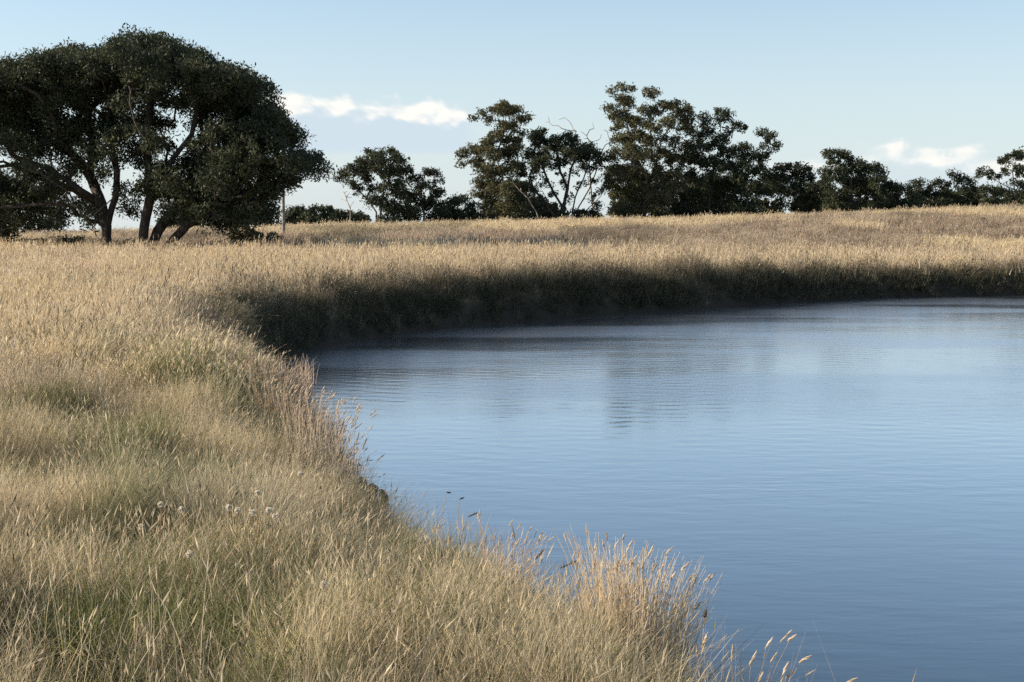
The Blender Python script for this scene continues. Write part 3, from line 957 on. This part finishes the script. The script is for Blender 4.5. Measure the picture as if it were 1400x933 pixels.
# mid distance group at centre left
tree('gum_tree', 'rounded gum tree with thin leaning stems beside the bare white sapling', 513, 135,
     [(468, 243, 9), (480, 236, 11), (496, 226, 11), (500, 246, 10, .7), (512, 216, 12), (530, 213, 12), (545, 224, 12), (555, 236, 9), (540, 240, 13), (520, 236, 11, .8), (548, 254, 11), (530, 262, 12), (550, 272, 13), (536, 285, 14), (508, 262, 9, .6), (556, 290, 11), (490, 260, 9, .6), (478, 254, 8, .7), (505, 276, 9, .6), (522, 280, 11), (518, 226, 11), (500, 236, 11)],
     stems=[[(515, 305, 0, 1), (515, 290, 0), (502, 272, .2), (488, 258, .3), (474, 248, .4)], [(519, 305, .2, 1), (522, 280, 0), (526, 255, 0), (522, 232, 0)], [(526, 305, 0, 1), (533, 285, 0), (545, 262, 0), (546, 240, 0)]],
     depth=3, cpm=3.8, rc=0.55, per=44, size=0.105, group=GROUP_FAR)
tree('gum_tree', 'smaller gum tree with a short pale trunk right of the rounded one', 581, 136,
     [(570, 246, 9), (584, 237, 7), (594, 240, 7), (598, 252, 8, .7), (578, 258, 11), (596, 268, 9), (570, 276, 13), (590, 284, 13), (606, 264, 5), (565, 292, 12), (600, 294, 12), (610, 284, 9)],
     stems=[[(580, 306, 0, 1), (580, 290, 0), (575, 270, 0), (578, 252, 0)]],
     depth=2.5, cpm=3.8, rc=0.5, per=44, size=0.105, group=GROUP_FAR)
tree('small_gum_tree', 'low gum tree between the pale trunk and the tall leaning crown', 634, 138,
     [(618, 282, 9), (630, 277, 9), (642, 284, 8), (612, 292, 8), (650, 292, 7, .7), (628, 292, 9), (655, 283, 5)],
     depth=2, cpm=3.8, rc=0.5, per=42, size=0.105, group=GROUP_FAR)
# tall group
tree('gum_tree', 'tall gum tree with a domed top and a left lobe jutting over the gap', 663, 140,
     [(690, 149, 12), (704, 155, 11), (718, 164, 9), (675, 152, 8), (660, 157, 6), (648, 161, 4), (668, 168, 7, .6), (688, 172, 9), (700, 176, 9), (715, 184, 7, .7), (680, 188, 11), (698, 196, 12), (668, 195, 8), (660, 207, 11), (646, 208, 10), (634, 210, 8), (630, 222, 5),
      (672, 212, 13), (692, 216, 14), (650, 224, 10), (664, 236, 12), (685, 238, 14), (656, 252, 9), (674, 258, 12), (694, 262, 14), (652, 268, 8), (670, 280, 10, .8), (690, 285, 12), (708, 205, 10), (706, 232, 12)],
     stems=[[(659, 306, 0, 1), (662, 280, 0), (668, 245, .2), (680, 210, .3), (690, 178, .3), (692, 158, .3)], [(665, 306, .3, 1), (672, 275, .5), (688, 240, .5), (702, 200, .5)], [(668, 245, .2), (652, 222, .2), (638, 212, .2)]],
     depth=3.2, cpm=3.8, rc=0.52, per=46, size=0.105, leaf=M_LEAF_OLIVE, group=GROUP_FAR)
tree('gum_tree', 'spreading gum tree with many bare fanning limbs showing sky below its crown', 775, 141,
     [(728, 188, 8), (742, 184, 8), (738, 198, 9), (760, 194, 9), (776, 190, 8), (775, 186, 5), (752, 208, 11), (772, 206, 11), (790, 204, 11), (806, 208, 11), (820, 215, 10), (730, 214, 12), (740, 228, 11, .9), (765, 222, 10, .8), (790, 220, 10, .8), (815, 230, 9, .6), (722, 240, 12), (718, 262, 14), (735, 280, 13), (716, 290, 12),
      (745, 250, 9, .5), (810, 248, 8, .3), (780, 240, 8, .3), (765, 285, 9, .6), (745, 295, 10), (820, 285, 8, .5), (800, 298, 6, .6), (735, 192, 9), (750, 200, 10), (782, 196, 9), (800, 214, 10), (760, 232, 9, .5), (800, 232, 9, .6), (826, 244, 8, .5), (780, 212, 12), (748, 218, 10), (730, 222, 10), (770, 252, 8, .3), (795, 252, 8, .3), (752, 268, 9, .4), (780, 272, 8, .3), (805, 270, 8, .3), (826, 262, 8, .4), (790, 290, 7, .5), (812, 294, 8, .6)],
     stems=[[(772, 306, 0, 1), (770, 285, 0), (776, 258, 0), (780, 232, 0), (790, 210, 0)], [(770, 285, 0), (756, 262, 0), (744, 235, 0), (738, 205, 0)], [(776, 304, .3, 1), (792, 282, .5), (806, 258, .5), (816, 232, .5)], [(776, 304, .3, 1), (800, 290, -.5), (822, 268, -.5), (828, 250, -.5)],
            [(770, 306, -.2, 1), (750, 285, -.6), (728, 255, -.6), (722, 230, -.6)], [(776, 258, 0), (766, 235, 0), (762, 210, 0)], [(785, 306, .6, 1), (805, 298, .6), (825, 286, .6), (838, 276, .6)], [(760, 306, .4, 1), (752, 280, 1), (742, 262, 1.2), (730, 244, 1.2)], [(778, 306, -.4, 1), (786, 270, -.8), (798, 244, -.8), (806, 222, -.8)]],
     depth=3.2, cpm=3.6, rc=0.45, per=42, size=0.105, group=GROUP_FAR, exp=0.5, limb_frac=0.5)
tree('gum_tree', 'tallest gum tree, its broken open top highest of the far tree line', 885, 142,
     [(838, 124, 5), (850, 121, 6), (862, 122, 5), (886, 126, 7), (896, 130, 6), (848, 138, 9), (860, 140, 8), (834, 148, 7), (848, 158, 10), (836, 162, 6, .7), (858, 170, 10), (844, 176, 8, .7), (880, 150, 7), (892, 156, 10), (908, 146, 8), (924, 146, 9), (938, 152, 9), (946, 160, 6), (928, 160, 8), (912, 168, 11), (935, 174, 12), (944, 186, 7), (872, 168, 10),
      (888, 176, 11), (902, 186, 9, .6), (868, 190, 13), (850, 196, 13), (885, 198, 13), (920, 196, 10, .8), (940, 205, 11), (860, 214, 14), (840, 214, 11), (882, 220, 15), (905, 215, 14), (925, 222, 14), (848, 236, 14), (872, 242, 15), (898, 242, 15), (922, 246, 14), (840, 260, 13, .9), (862, 266, 15, .9), (888, 270, 15), (846, 286, 13, .9), (870, 290, 14), (910, 270, 14), (900, 292, 12)],
     stems=[[(880, 305, 0, 1), (880, 270, 0), (870, 230, 0), (862, 195, 0), (855, 160, 0), (850, 130, 0)], [(880, 270, 0), (895, 230, .4), (905, 190, .5), (925, 160, .5)], [(895, 230, .4), (890, 190, .3), (888, 150, .3), (890, 130, .3)]],
     depth=3.6, cpm=3.8, rc=0.52, per=46, size=0.105, leaf=M_LEAF_OLIVE, group=GROUP_FAR)
tree('gum_tree', 'gum tree with two small raised tufts just right of the tallest crown', 968, 143,
     [(962, 163, 7), (958, 172, 6), (985, 156, 7), (994, 160, 7), (982, 166, 8, .8), (1004, 172, 7), (1014, 177, 6), (996, 180, 7, .6), (970, 182, 8, .8), (985, 190, 9), (962, 188, 8), (958, 202, 12), (978, 204, 12), (994, 214, 11), (950, 222, 14), (972, 226, 15), (996, 232, 14), (945, 246, 14), (968, 252, 15), (992, 256, 15), (1010, 250, 12), (945, 272, 14), (970, 278, 15), (998, 280, 13, .7), (950, 292, 12), (930, 288, 12)],
     stems=[[(968, 303, 0, 1), (970, 270, 0), (976, 230, 0), (984, 195, 0), (986, 168, 0)], [(976, 230, 0), (966, 200, 0), (962, 175, 0)], [(984, 195, 0), (1000, 182, 0), (1008, 176, 0)]],
     depth=3.2, cpm=3.8, rc=0.52, per=46, size=0.105, group=GROUP_FAR)
tree('gum_tree', 'leaning gum tree ending in one detached tuft above the lower dense trees', 1022, 140,
     [(1044, 184, 7), (1054, 190, 8), (1062, 200, 7), (1048, 200, 6, .7), (1050, 212, 6, .8), (1014, 202, 7), (1004, 206, 6), (1024, 204, 7), (1028, 214, 8), (1040, 218, 8), (1012, 216, 9), (1020, 230, 11), (1036, 236, 11), (1046, 246, 10), (1010, 246, 12, .8), (1030, 256, 12), (1044, 266, 10, .6), (1015, 270, 10, .5), (1008, 288, 9, .6), (1030, 282, 9, .6)],
     stems=[[(1020, 302, 0, 1), (1022, 270, 0), (1030, 235, 0), (1046, 212, 0), (1052, 196, 0)], [(1022, 270, 0), (1015, 235, 0), (1014, 208, 0)]],
     depth=2.6, cpm=3.8, rc=0.5, per=44, size=0.105, group=GROUP_FAR)
tree('gum_tree', 'low flat topped dark tree between the detached tuft and the layered crown', 1084, 140,
     [(1062, 234, 8), (1076, 232, 8), (1092, 232, 8), (1106, 232, 7), (1066, 246, 11), (1086, 246, 11), (1104, 246, 11), (1058, 262, 9, .6), (1078, 262, 11), (1098, 264, 12), (1070, 278, 8, .4), (1088, 280, 9, .5), (1108, 282, 12), (1112, 262, 11)],
     depth=2.6, cpm=3.8, rc=0.5, per=44, size=0.105, group=GROUP_FAR)
tree('gum_tree', 'dense dark tree with layered sloping crown and a small sky hole', 1160, 137,
     [(1132, 213, 7), (1145, 211, 7), (1156, 216, 7), (1140, 224, 8, .8), (1165, 222, 7), (1178, 226, 8), (1198, 230, 6), (1190, 234, 9), (1208, 240, 8), (1168, 234, 10), (1148, 236, 10), (1128, 236, 9), (1130, 252, 12), (1152, 252, 12), (1176, 250, 13), (1200, 254, 12), (1216, 258, 8), (1134, 270, 12), (1156, 270, 10, .7), (1182, 268, 10, .7), (1204, 272, 12), (1136, 286, 11), (1156, 288, 10), (1196, 286, 11), (1176, 286, 8, .6)],
     depth=3, cpm=4.2, rc=0.5, per=46, size=0.105, group=GROUP_FAR)
tree('gum_tree', 'low sloping dark tree filling the dip right of the layered crown', 1228, 138,
     [(1222, 256, 8), (1232, 262, 8), (1242, 268, 8), (1220, 272, 10), (1236, 280, 10), (1248, 280, 7), (1216, 286, 9)],
     depth=2.4, cpm=4, rc=0.5, per=44, size=0.105, group=GROUP_FAR)
tree('gum_tree', 'short twin headed dark tree standing under the small white cloud', 1270, 145,
     [(1248, 255, 7), (1258, 252, 7), (1268, 258, 6), (1282, 252, 7), (1292, 256, 7), (1254, 268, 10), (1272, 268, 9), (1290, 268, 9), (1260, 282, 9), (1280, 280, 9), (1298, 280, 8, .8)],
     depth=2.4, cpm=3.8, rc=0.5, per=42, size=0.105, group=GROUP_FAR)
tree('gum_tree', 'small dark tree with one raised tuft on its left side near right edge', 1316, 146,
     [(1302, 239, 5), (1309, 241, 5), (1306, 250, 5, .6), (1318, 248, 7), (1328, 252, 6), (1315, 262, 9), (1330, 266, 9), (1306, 272, 8), (1322, 278, 8), (1342, 270, 8), (1352, 276, 6)],
     depth=2.2, cpm=3.8, rc=0.48, per=42, size=0.105, group=GROUP_FAR)
tree('gum_tree', 'airy gum tree with slender trunk at the right edge of the photo', 1388, 136,
     [(1345, 232, 5), (1352, 238, 6), (1340, 242, 5, .7), (1362, 244, 6, .7), (1372, 222, 7), (1384, 216, 8), (1398, 212, 9), (1412, 220, 9), (1376, 236, 7, .8), (1392, 232, 9), (1408, 240, 9), (1384, 250, 8, .7), (1400, 256, 9), (1396, 270, 7, .7), (1362, 262, 9), (1348, 262, 8), (1420, 255, 9)],
     stems=[[(1388, 288, 0, 1), (1387, 260, 0), (1384, 235, 0), (1390, 218, 0)], [(1387, 260, 0), (1366, 250, 0), (1350, 240, 0)]],
     depth=2.4, cpm=3.8, rc=0.48, per=42, size=0.105, group=GROUP_FAR)
# filler row standing a little further back
for lab, px, Y, pf in [
    ('dark bushy tree low behind the layered and flat topped crowns', 1118, 158, [(1105, 262, 14), (1125, 268, 14), (1110, 282, 13), (1130, 284, 12), (1095, 284, 10)]),
    ('dark bushy tree behind the tallest trunk on its right side', 925, 160, [(905, 262, 17), (930, 258, 17), (950, 268, 17), (915, 282, 16), (940, 286, 16), (965, 262, 16), (975, 284, 14)]),
    ('dark bushy tree behind the raised tufts, reaching down to the grass', 990, 161, [(975, 250, 16), (995, 255, 15), (1012, 262, 14), (985, 275, 15), (1005, 284, 13), (1025, 284, 11), (965, 285, 14)]),
    ('dark bushy tree behind the left half of the tallest tree', 858, 161, [(842, 240, 14), (862, 245, 16), (880, 255, 16), (848, 268, 14), (868, 276, 15), (888, 284, 15), (842, 290, 12)]),
    ('dark bushy tree behind the steep side of the layered crown', 1180, 160, [(1165, 262, 14), (1185, 258, 14), (1205, 268, 13), (1155, 280, 13), (1178, 283, 12), (1200, 284, 12), (1222, 284, 10)]),
    ('dark bushy tree low behind the twin headed and raised tuft trees', 1300, 165, [(1262, 275, 10), (1282, 275, 10), (1302, 274, 10), (1322, 272, 9), (1340, 274, 9), (1358, 276, 8), (1245, 282, 9)]),
    ('dark bushy tree behind the stem of the jutting lobed gum', 692, 160, [(672, 270, 12), (690, 262, 14), (706, 258, 13), (684, 286, 12), (704, 280, 13), (668, 292, 8)]),
    ('dark bushy tree filling the belt under the detached tuft', 1050, 158, [(1036, 262, 11), (1052, 256, 12), (1066, 262, 11), (1044, 282, 10), (1062, 284, 9)]),
    ('dark bushy tree behind the airy gum at the right edge', 1390, 160, [(1370, 268, 8), (1384, 270, 8), (1398, 268, 9), (1412, 266, 10), (1356, 276, 6)]),
    ('dark bushy tree low behind the fanning bare limbs', 735, 162, [(715, 278, 13), (735, 284, 12), (755, 290, 10), (770, 293, 8), (700, 288, 11), (790, 296, 6)]),
    ('low dark shrub tree in the gap right of the wooden pole', 407, 185, [(398, 292, 9), (410, 291, 9), (418, 297, 8), (394, 300, 8), (407, 303, 7)]),
    ('round dark shrub tree midway between wooden pole and white sapling', 441, 180, [(434, 292, 9), (445, 290, 9), (455, 294, 8), (440, 302, 8), (428, 301, 8), (450, 302, 7)]),
    ('low dark shrub tree right behind the bare white sapling', 478, 175, [(466, 297, 8), (478, 295, 8), (490, 298, 8), (484, 303, 7), (498, 302, 6)]),
    ('low dark shrub tree behind the small low gum in the far line', 655, 172, [(640, 298, 6), (655, 298, 6), (668, 300, 6), (622, 300, 5)]),
    ('low dark shrub tree seen between the trunks under the largest crown', 270, 150, [(240, 298, 12), (258, 300, 11), (275, 298, 10), (295, 302, 10), (315, 300, 10), (335, 300, 10), (355, 300, 10), (372, 298, 9), (225, 305, 8)]),
    ('low dark shrub tree seen left of the forked trunk at far left', 60, 150, [(20, 305, 9), (40, 303, 9), (60, 306, 9), (80, 303, 8), (0, 303, 9)]),
]:
    tree('shrub_tree', lab, px, Y, pf, depth=2.5, cpm=3.2, rc=0.6, per=28, size=0.16, tip=0.02, group='dark shrub trees behind the field', fork=0.2)


def bare(name, label, px, Y, stems, targets, tip, mat, cat='dead tree', seglen=0.5, exp=0.45):
    base = on_ground(px, Y)
    t = thing(name, label, cat, base)
    polys = []
    for st in stems:
        pl = []
        for i, q in enumerate(st):
            if i == 0 and len(q) > 3:
                w = on_ground(q[0], Y + q[2]); w[2] -= 0.1
            else:
                w = at(q[0], q[1], Y + (q[2] if len(q) > 2 else 0))
            pl.append(w)
        polys.append(pl)
    tg = [at(a, b, Y + rng.uniform(-1, 1)) for a, b in targets]
    segs = grow(polys, tg, seglen, tip, exp=exp, wiggle=0.2, attach=True)
    V, Q = tubes(segs, 6)
    link('trunk', make_mesh(name, V - base, Q, mat, smooth_shade=True), t)
    return t


bare('dead_tree', 'bare dead tree whose pale twigs stick up above the fanning limbs', 806, 144,
     [[(812, 305, 0, 1), (808, 260, 0), (805, 215, 0), (808, 195, 0)], [(805, 230, 0), (780, 200, 0)], [(808, 240, 0), (824, 205, 0)], [(780, 240, 0), (760, 200, 0)]],
     [(810, 168), (806, 178), (812, 176), (802, 186), (822, 184), (826, 178), (832, 188), (836, 194), (818, 192), (778, 166), (782, 172), (764, 164), (756, 172), (750, 160), (746, 168), (768, 176), (790, 184), (794, 180), (786, 186), (830, 180), (798, 190)],
     0.022, M_DEAD)
bare('dead_sapling', 'thin bare whitish sapling left of the rounded gum tree', 479, 128,
     [[(480, 306, 0, 1), (479, 285, 0), (475, 275, 0), (471, 264, 0)]],
     [(469, 262), (474, 262), (481, 270), (466, 272), (484, 276), (478, 264)], 0.022, M_BARK_PALE)
bare('dead_sapling', 'leaning pale bare stem in front of the fanning limbs', 738, 136,
     [[(739, 306, 0, 1), (733, 290, 0), (722, 272, 0), (704, 254, 0)]], [(700, 250), (712, 258), (728, 268)], 0.03, M_BARK_PALE)


def fallen(label, px, Y, stems, targets, puffs, rc=0.28, per=30):
    base = on_ground(px, Y)
    t = thing('fallen_branch', label, 'fallen branch', base)
    polys = [[at(q[0], q[1], Y + (q[2] if len(q) > 2 else 0)) for q in st] for st in stems]
    segs = grow(polys, [at(a, b, Y + rng.uniform(-.8, .8)) for a, b in targets], 0.3, 0.016, exp=0.45, wiggle=0.2, attach=True)
    V, Q = tubes(segs, 6)
    link('limb', make_mesh('fallen_limb', V - base, Q, M_BARK, smooth_shade=True), t)
    if puffs:
        cs, rs = puff_clusters(puffs, Y, 0.9, 2, 14, rc)
        V, Q, A = leaves(cs, rs, per, 0.075)
        link('foliage', make_mesh('fallen_foliage', V - base, Q, M_LEAF_OLIVE, A), t)


fallen('fallen bough with dry leaves lying in grass right of the largest tree', 345, 66,
       [[(268, 346, 0), (300, 342, 0), (335, 338, 0), (372, 332, 0)]],
       [(320, 328), (345, 322), (360, 322), (378, 324), (384, 330), (335, 330), (325, 338), (350, 330)],
       [(330, 330, 9), (345, 324, 9), (360, 328, 8), (375, 326, 7), (322, 322, 7), (352, 334, 8), (338, 316, 6)])
fallen('dead bough lying in the grass at the left edge below the low dark tree', 70, 68,
       [[(-10, 330, 0), (25, 329, 0), (55, 336, 0), (75, 346, 0)], [(120, 334, 0), (100, 330, 0), (80, 336, 0)]],
       [(62, 328), (78, 324), (90, 326), (96, 334), (30, 322), (45, 328), (110, 326), (40, 340), (10, 326)],
       [(85, 330, 7, .6), (100, 334, 7, .6), (60, 332, 6, .5), (110, 330, 5, .5)])
fallen('bare twisted twigs sprouting at the foot of the forked trunk', 160, 67,
       [[(150, 342, 0), (158, 334, 0), (170, 333, 0), (184, 330, 0)], [(146, 340, 0), (138, 330, 0), (132, 322, 0)]],
       [(188, 332), (180, 326), (128, 318), (136, 316), (142, 322), (124, 328)], [])

# ------------------------------------------------------------------ pole and stake
def lathe(profile, sides=12, bend=0.0):
    V, Q = [], []
    for i, (r, z) in enumerate(profile):
        for s in range(sides):
            a = 2 * math.pi * s / sides
            V.append((r * math.cos(a) + bend * z * z, r * math.sin(a), z))
    n = sides
    for i in range(len(profile) - 1):
        for s in range(n):
            s2 = (s + 1) % n
            Q.append((i * n + s, i * n + s2, (i + 1) * n + s2, (i + 1) * n + s))
    top = np.array([[(len(profile) - 1) * n + s for s in range(n)]])
    return np.array(V), [np.array(Q), top]


b = on_ground(390, 96)
t = thing('wooden_pole', 'weathered upright wooden pole in the field right of the largest crown', 'pole', b)
V, Q = lathe([(0.13, -0.3), (0.12, 0.8), (0.11, 2.0), (0.10, 3.2), (0.09, 4.0), (0.06, 4.05)])
link('shaft', make_mesh('pole_shaft', V, Q, M_POLE, smooth_shade=True), t)
yb = 42.6; xb = (826 - 700) / F * yb
zb = float(ground(xb, yb))
V, Q = lathe([(0.028, -0.3), (0.026, 0.0), (0.024, 0.25), (0.02, 0.52), (0.004, 0.56)], 8, 0.15)
link('wooden_stake', make_mesh('stake', V, Q, M_DEAD, smooth_shade=True), None, 'short thin wooden stake at the foot of the dark far bank', 'stake', loc=(xb, yb - .25, max(zb, -0.05) - 0.02))


# ------------------------------------------------------------------ rocks
def rock_mesh(sx, sy, sz, seed):
    import bmesh
    bm = bmesh.new()
    bmesh.ops.create_icosphere(bm, subdivisions=3, radius=1.0)
    rr = np.random.default_rng(seed)
    planes = [(lambda v: v / np.linalg.norm(v))(rr.normal(0, 1, 3)) for _ in range(9)]
    for v in bm.verts:
        p = np.array(v.co)
        for q in planes:
            d = p @ q - 0.62
            if d > 0: p = p - q * d * 0.85
        p = p * (1 + 0.06 * math.sin(7 * p[0] + seed) * math.cos(6 * p[1] + 2 * p[2]))
        v.co = Vector((p[0] * sx, p[1] * sy, p[2] * sz))
    me = bpy.data.meshes.new('rock')
    bm.to_mesh(me); bm.free()
    me.materials.append(M_ROCK)
    return me


for i, (px, py, w, h, lab) in enumerate(ROCKS):
    o = link('rock', rock_mesh(w * .8, w * .65, h * .8, 20 + i), None, lab, 'rock', 'dark rocks at the water line', loc=ROCK_P[i])
    o.rotation_euler = (0, 0, i * 1.3)

# ------------------------------------------------------------------ tall tussocks, seed stems, thistles
def spindle(c0, c1, r, sides=6, rings=6):
    """seed head: a tapered, slightly bristly spindle from c0 to c1 (arrays)"""
    c0 = np.array(c0); c1 = np.array(c1)
    D = c1 - c0; L = np.linalg.norm(D); D = D / L
    A = np.cross(D, [0, 0, 1.0] if abs(D[2]) < .9 else [1.0, 0, 0]); A /= np.linalg.norm(A); B = np.cross(D, A)
    V, Q = [], []
    for i in range(rings + 1):
        t = i / rings
        rr = r * (0.12 + math.sin(math.pi * min(1, t * 0.93 + 0.05)) ** 0.7) * random.uniform(0.8, 1.2)
        for s in range(sides):
            a = 2 * math.pi * s / sides + i * 0.5
            V.append(c0 + D * L * t + (A * math.cos(a) + B * math.sin(a)) * rr * random.uniform(0.7, 1.3))
    for i in range(rings):
        for s in range(sides):
            s2 = (s + 1) % sides
            Q.append((i * sides + s, i * sides + s2, (i + 1) * sides + s2, (i + 1) * sides + s))
    return np.array(V), np.array(Q)


def tussock(label, base, rad, n, h0, h1, stem_r, lean=(0.1, 0.0), spread=0.25, head_frac=0.6, head_len=0.09, head_r=0.007, m_stem=None, m_head=None, blades=200, bh=0.4, bw=0.004):
    t = thing('grass_tussock', label, 'tall grass', base)
    base = np.array(base)
    segs, HV, HQ = [], [], []
    hb = 0
    for i in range(n):
        a = random.uniform(0, 2 * math.pi); r = rad * math.sqrt(random.random())
        x, y = r * math.cos(a), r * math.sin(a)
        gz_ = float(ground(base[0] + x, base[1] + y)) - base[2] - 0.03
        h = random.uniform(h0, h1)
        dx = (lean[0] + random.gauss(0, spread) + 0.15 * x / rad) * h; dy = (lean[1] + random.gauss(0, spread)) * h
        pts = []
        for k in range(6):
            q = k / 5
            pts.append(np.array([x + dx * q ** 1.8, y + dy * q ** 1.8, gz_ + h * (q - 0.10 * q ** 3)]))
        for k in range(5):
            segs.append((pts[k], pts[k + 1], stem_r * (1 - 0.12 * k), stem_r * (1 - 0.12 * (k + 1))))
        if random.random() < head_frac:
            d = pts[-1] - pts[-2]; d /= np.linalg.norm(d)
            d = d + np.array([random.uniform(0, .5), random.gauss(0, .15), -random.uniform(0, .3)]); d /= np.linalg.norm(d)
            L = head_len * random.uniform(.7, 1.3)
            v, q = spindle(pts[-1] - d * 0.01, pts[-1] + d * L, head_r * random.uniform(.7, 1.2), 5, 5)
            if hb < 100:
                link('seed_head', make_mesh('seed_head', v, [q], m_head or M_PALEHEAD), t)
                hb += 1
    V, Q = tubes(segs, 4)
    link('stems', make_mesh('tussock_stems', V, Q, m_stem or M_STRAW), t, kind='stuff')
    if blades:
        v, p, a = ribbon_blades(n=blades, rad=rad * 1.1, h0=bh * .4, h1=bh, w=bw, lean=0.35, seg=4, seed_frac=0.0)
        link('leaves', make_mesh('tussock_leaves', v, p, m_stem or M_STRAW, a), t, kind='stuff')
    return t


def shore_point(px, Y, dx=0.0):
    x = (px - 700) / F * Y + dx
    return (x, Y, float(ground(x, Y)))


tussock('large pale feathery tussock at the near water edge, lower right of the bank', shore_point(872, 6.5, 0), 0.20, 820, .50, .98, .0018, (0.03, 0), .07, .3, .05, .005, blades=900, bh=.55, m_stem=M_PALESTEM)
tussock('small clump of seed heads cut by the bottom edge at right', (0.85, 5.0, float(ground(0.85, 5.0))), 0.05, 14, .58, .78, .0015, (0.10, 0), .10, .9, .045, .0045, blades=40, bh=.2)
tussock('rosy thin tall tuft standing above the bank right of the middle', shore_point(692, 8.4, 0), 0.14, 90, .38, .74, .0015, (0.03, 0), .06, .5, .05, .0042, m_stem=M_PINK, blades=160, bh=.4)
tussock('whitish tall stems rising over the dark stones at the near water line', shore_point(440, 12.2, 0), 0.34, 150, .45, 1.0, .0026, (0.04, 0), .09, .5, .07, .0055, m_stem=M_PALEHEAD, blades=200, bh=.45, bw=.006)
tussock('rosy straw reeds on the bank just below the pond corner rocks', shore_point(362, 15.8, 0), 0.50, 280, .22, .48, .0032, (0.05, 0), .10, .4, .08, .007, m_stem=M_PINK, blades=500, bh=.5, bw=.009)
tussock('rosy straw reeds on the bank between the corner reeds and the whitish stems', shore_point(405, 14.0, 0), 0.42, 260, .28, .62, .0028, (0.05, 0), .10, .35, .07, .006, m_stem=M_PINK, blades=400, bh=.5, bw=.008)
tussock('bright pale straw tussock in the meadow at the left edge', shore_point(50, 13.5, 0), 0.60, 330, .30, .66, .0028, (0.08, 0), .12, .3, .07, .006, m_stem=M_PALEHEAD, blades=500, bh=.5, bw=.006)


def seed_stem(label, px0, py0, px1, py1, Y, bx, arch=0.0, mat=None, hr=0.007):
    """a stalk rooted on the bank that carries one seed head between two places"""
    h0 = at(px0, py0, Y); h1 = at(px1, py1, Y)
    x = (bx - 700) / F * Y
    yb_ = Y - 0.3
    base = np.array([x, yb_, float(ground(x, yb_))])
    t = thing('foxtail_grass', label, 'grass stem', base)
    d = h0 - base
    pts = [base * (1 - q) + h0 * q + np.array([0, 0, 1]) * math.sin(math.pi * q) * 0.07 for q in np.linspace(0, 1, 7)]
    segs = [(pts[i] - base, pts[i + 1] - base, .0028, .0022) for i in range(6)]
    V, Q = tubes(segs, 5)
    link('stalk', make_mesh('stalk', V, Q, M_STRAW), t)
    V, Q = spindle(h0 - base, h1 - base, hr, 7, 9)
    link('seed_head', make_mesh('seed_head', V, [Q], mat or M_DARKHEAD), t)


seed_stem('dark slanting seed head above the bank, left of the long curved one', 730, 767, 745, 750, 9.2, 712)
seed_stem('long dark curved seed head leaning right over the water', 766, 777, 791, 766, 8.9, 745)
seed_stem('dark seed head leaning right just above the low grass near the large tussock', 780, 826, 802, 811, 8.4, 755)
seed_stem('thin dark arching seed head over the water left of the rosy tuft', 640, 707, 655, 700, 10.6, 612, hr=.005)
seed_stem('tiny dark seed head floating leftmost of the thin ones over the water', 610, 673, 617, 674, 11.0, 590, hr=.006)
seed_stem('small hooked seed head between the tiny and the arching one', 628, 683, 635, 680, 11.0, 622, hr=.005)
seed_stem('small dark seed head standing alone right of the large tussock', 963, 845, 966, 833, 7.7, 950, hr=.008)
seed_stem('pale seed head low over the water right of the large tussock', 961, 884, 968, 864, 7.6, 945, mat=M_PALEHEAD, hr=.009)


def puffball(label, px, py, Y):
    c = at(px, py, Y)
    g = float(ground(c[0], c[1]))
    if c[2] < g + .15: c[2] = g + .25
    base = np.array([c[0] - .02, c[1], g])
    t = thing('seed_clock', label, 'seed head', base, 'fluffy round seed heads in the meadow')
    pts = [base + (c - base) * q for q in np.linspace(0, 1, 5)]
    V, Q = tubes([(pts[i] - base, pts[i + 1] - base, .0022, .002) for i in range(4)], 5)
    link('stalk', make_mesh('clock_stalk', V, Q, M_STRAW), t)
    n = 70
    d = rng.normal(0, 1, (n, 3)); d /= np.linalg.norm(d, axis=1, keepdims=True)
    r = 0.016
    segs = [(c - base, c - base + q * r, .0008, .0024) for q in d]
    V, Q = tubes(segs, 3)
    link('seed_head', make_mesh('clock_head', V, Q, M_FLUFF), t)


for px, py, lab in [(220, 690, 'leftmost of the two bright fluffy round heads in the meadow'),
                    (248, 697, 'right one of the two bright fluffy round heads in the meadow'),
                    (193, 721, 'fluffy head below left of the bright pair'),
                    (259, 758, 'fluffy head below right of the bright pair'),
                    (313, 694, 'first fluffy head of the row right of the bright pair'),
                    (325, 698, 'second fluffy head of the row right of the bright pair'),
                    (345, 701, 'third fluffy head of the row right of the bright pair'),
                    (368, 698, 'fourth fluffy head of the row right of the bright pair'),
                    (377, 706, 'last, lowest fluffy head of the row right of the bright pair'),
                    (411, 648, 'fluffy head highest on the bank near the dark stones'),
                    (352, 674, 'fluffy head midway between the row and the highest one'),
                    (443, 800, 'fluffy head lowest on the bank in the green grass')]:
    dd = ray(px, py)
    s = -(EYE - 1.42) / dd[2]
    puffball(lab, px, py, dd[1] * s)
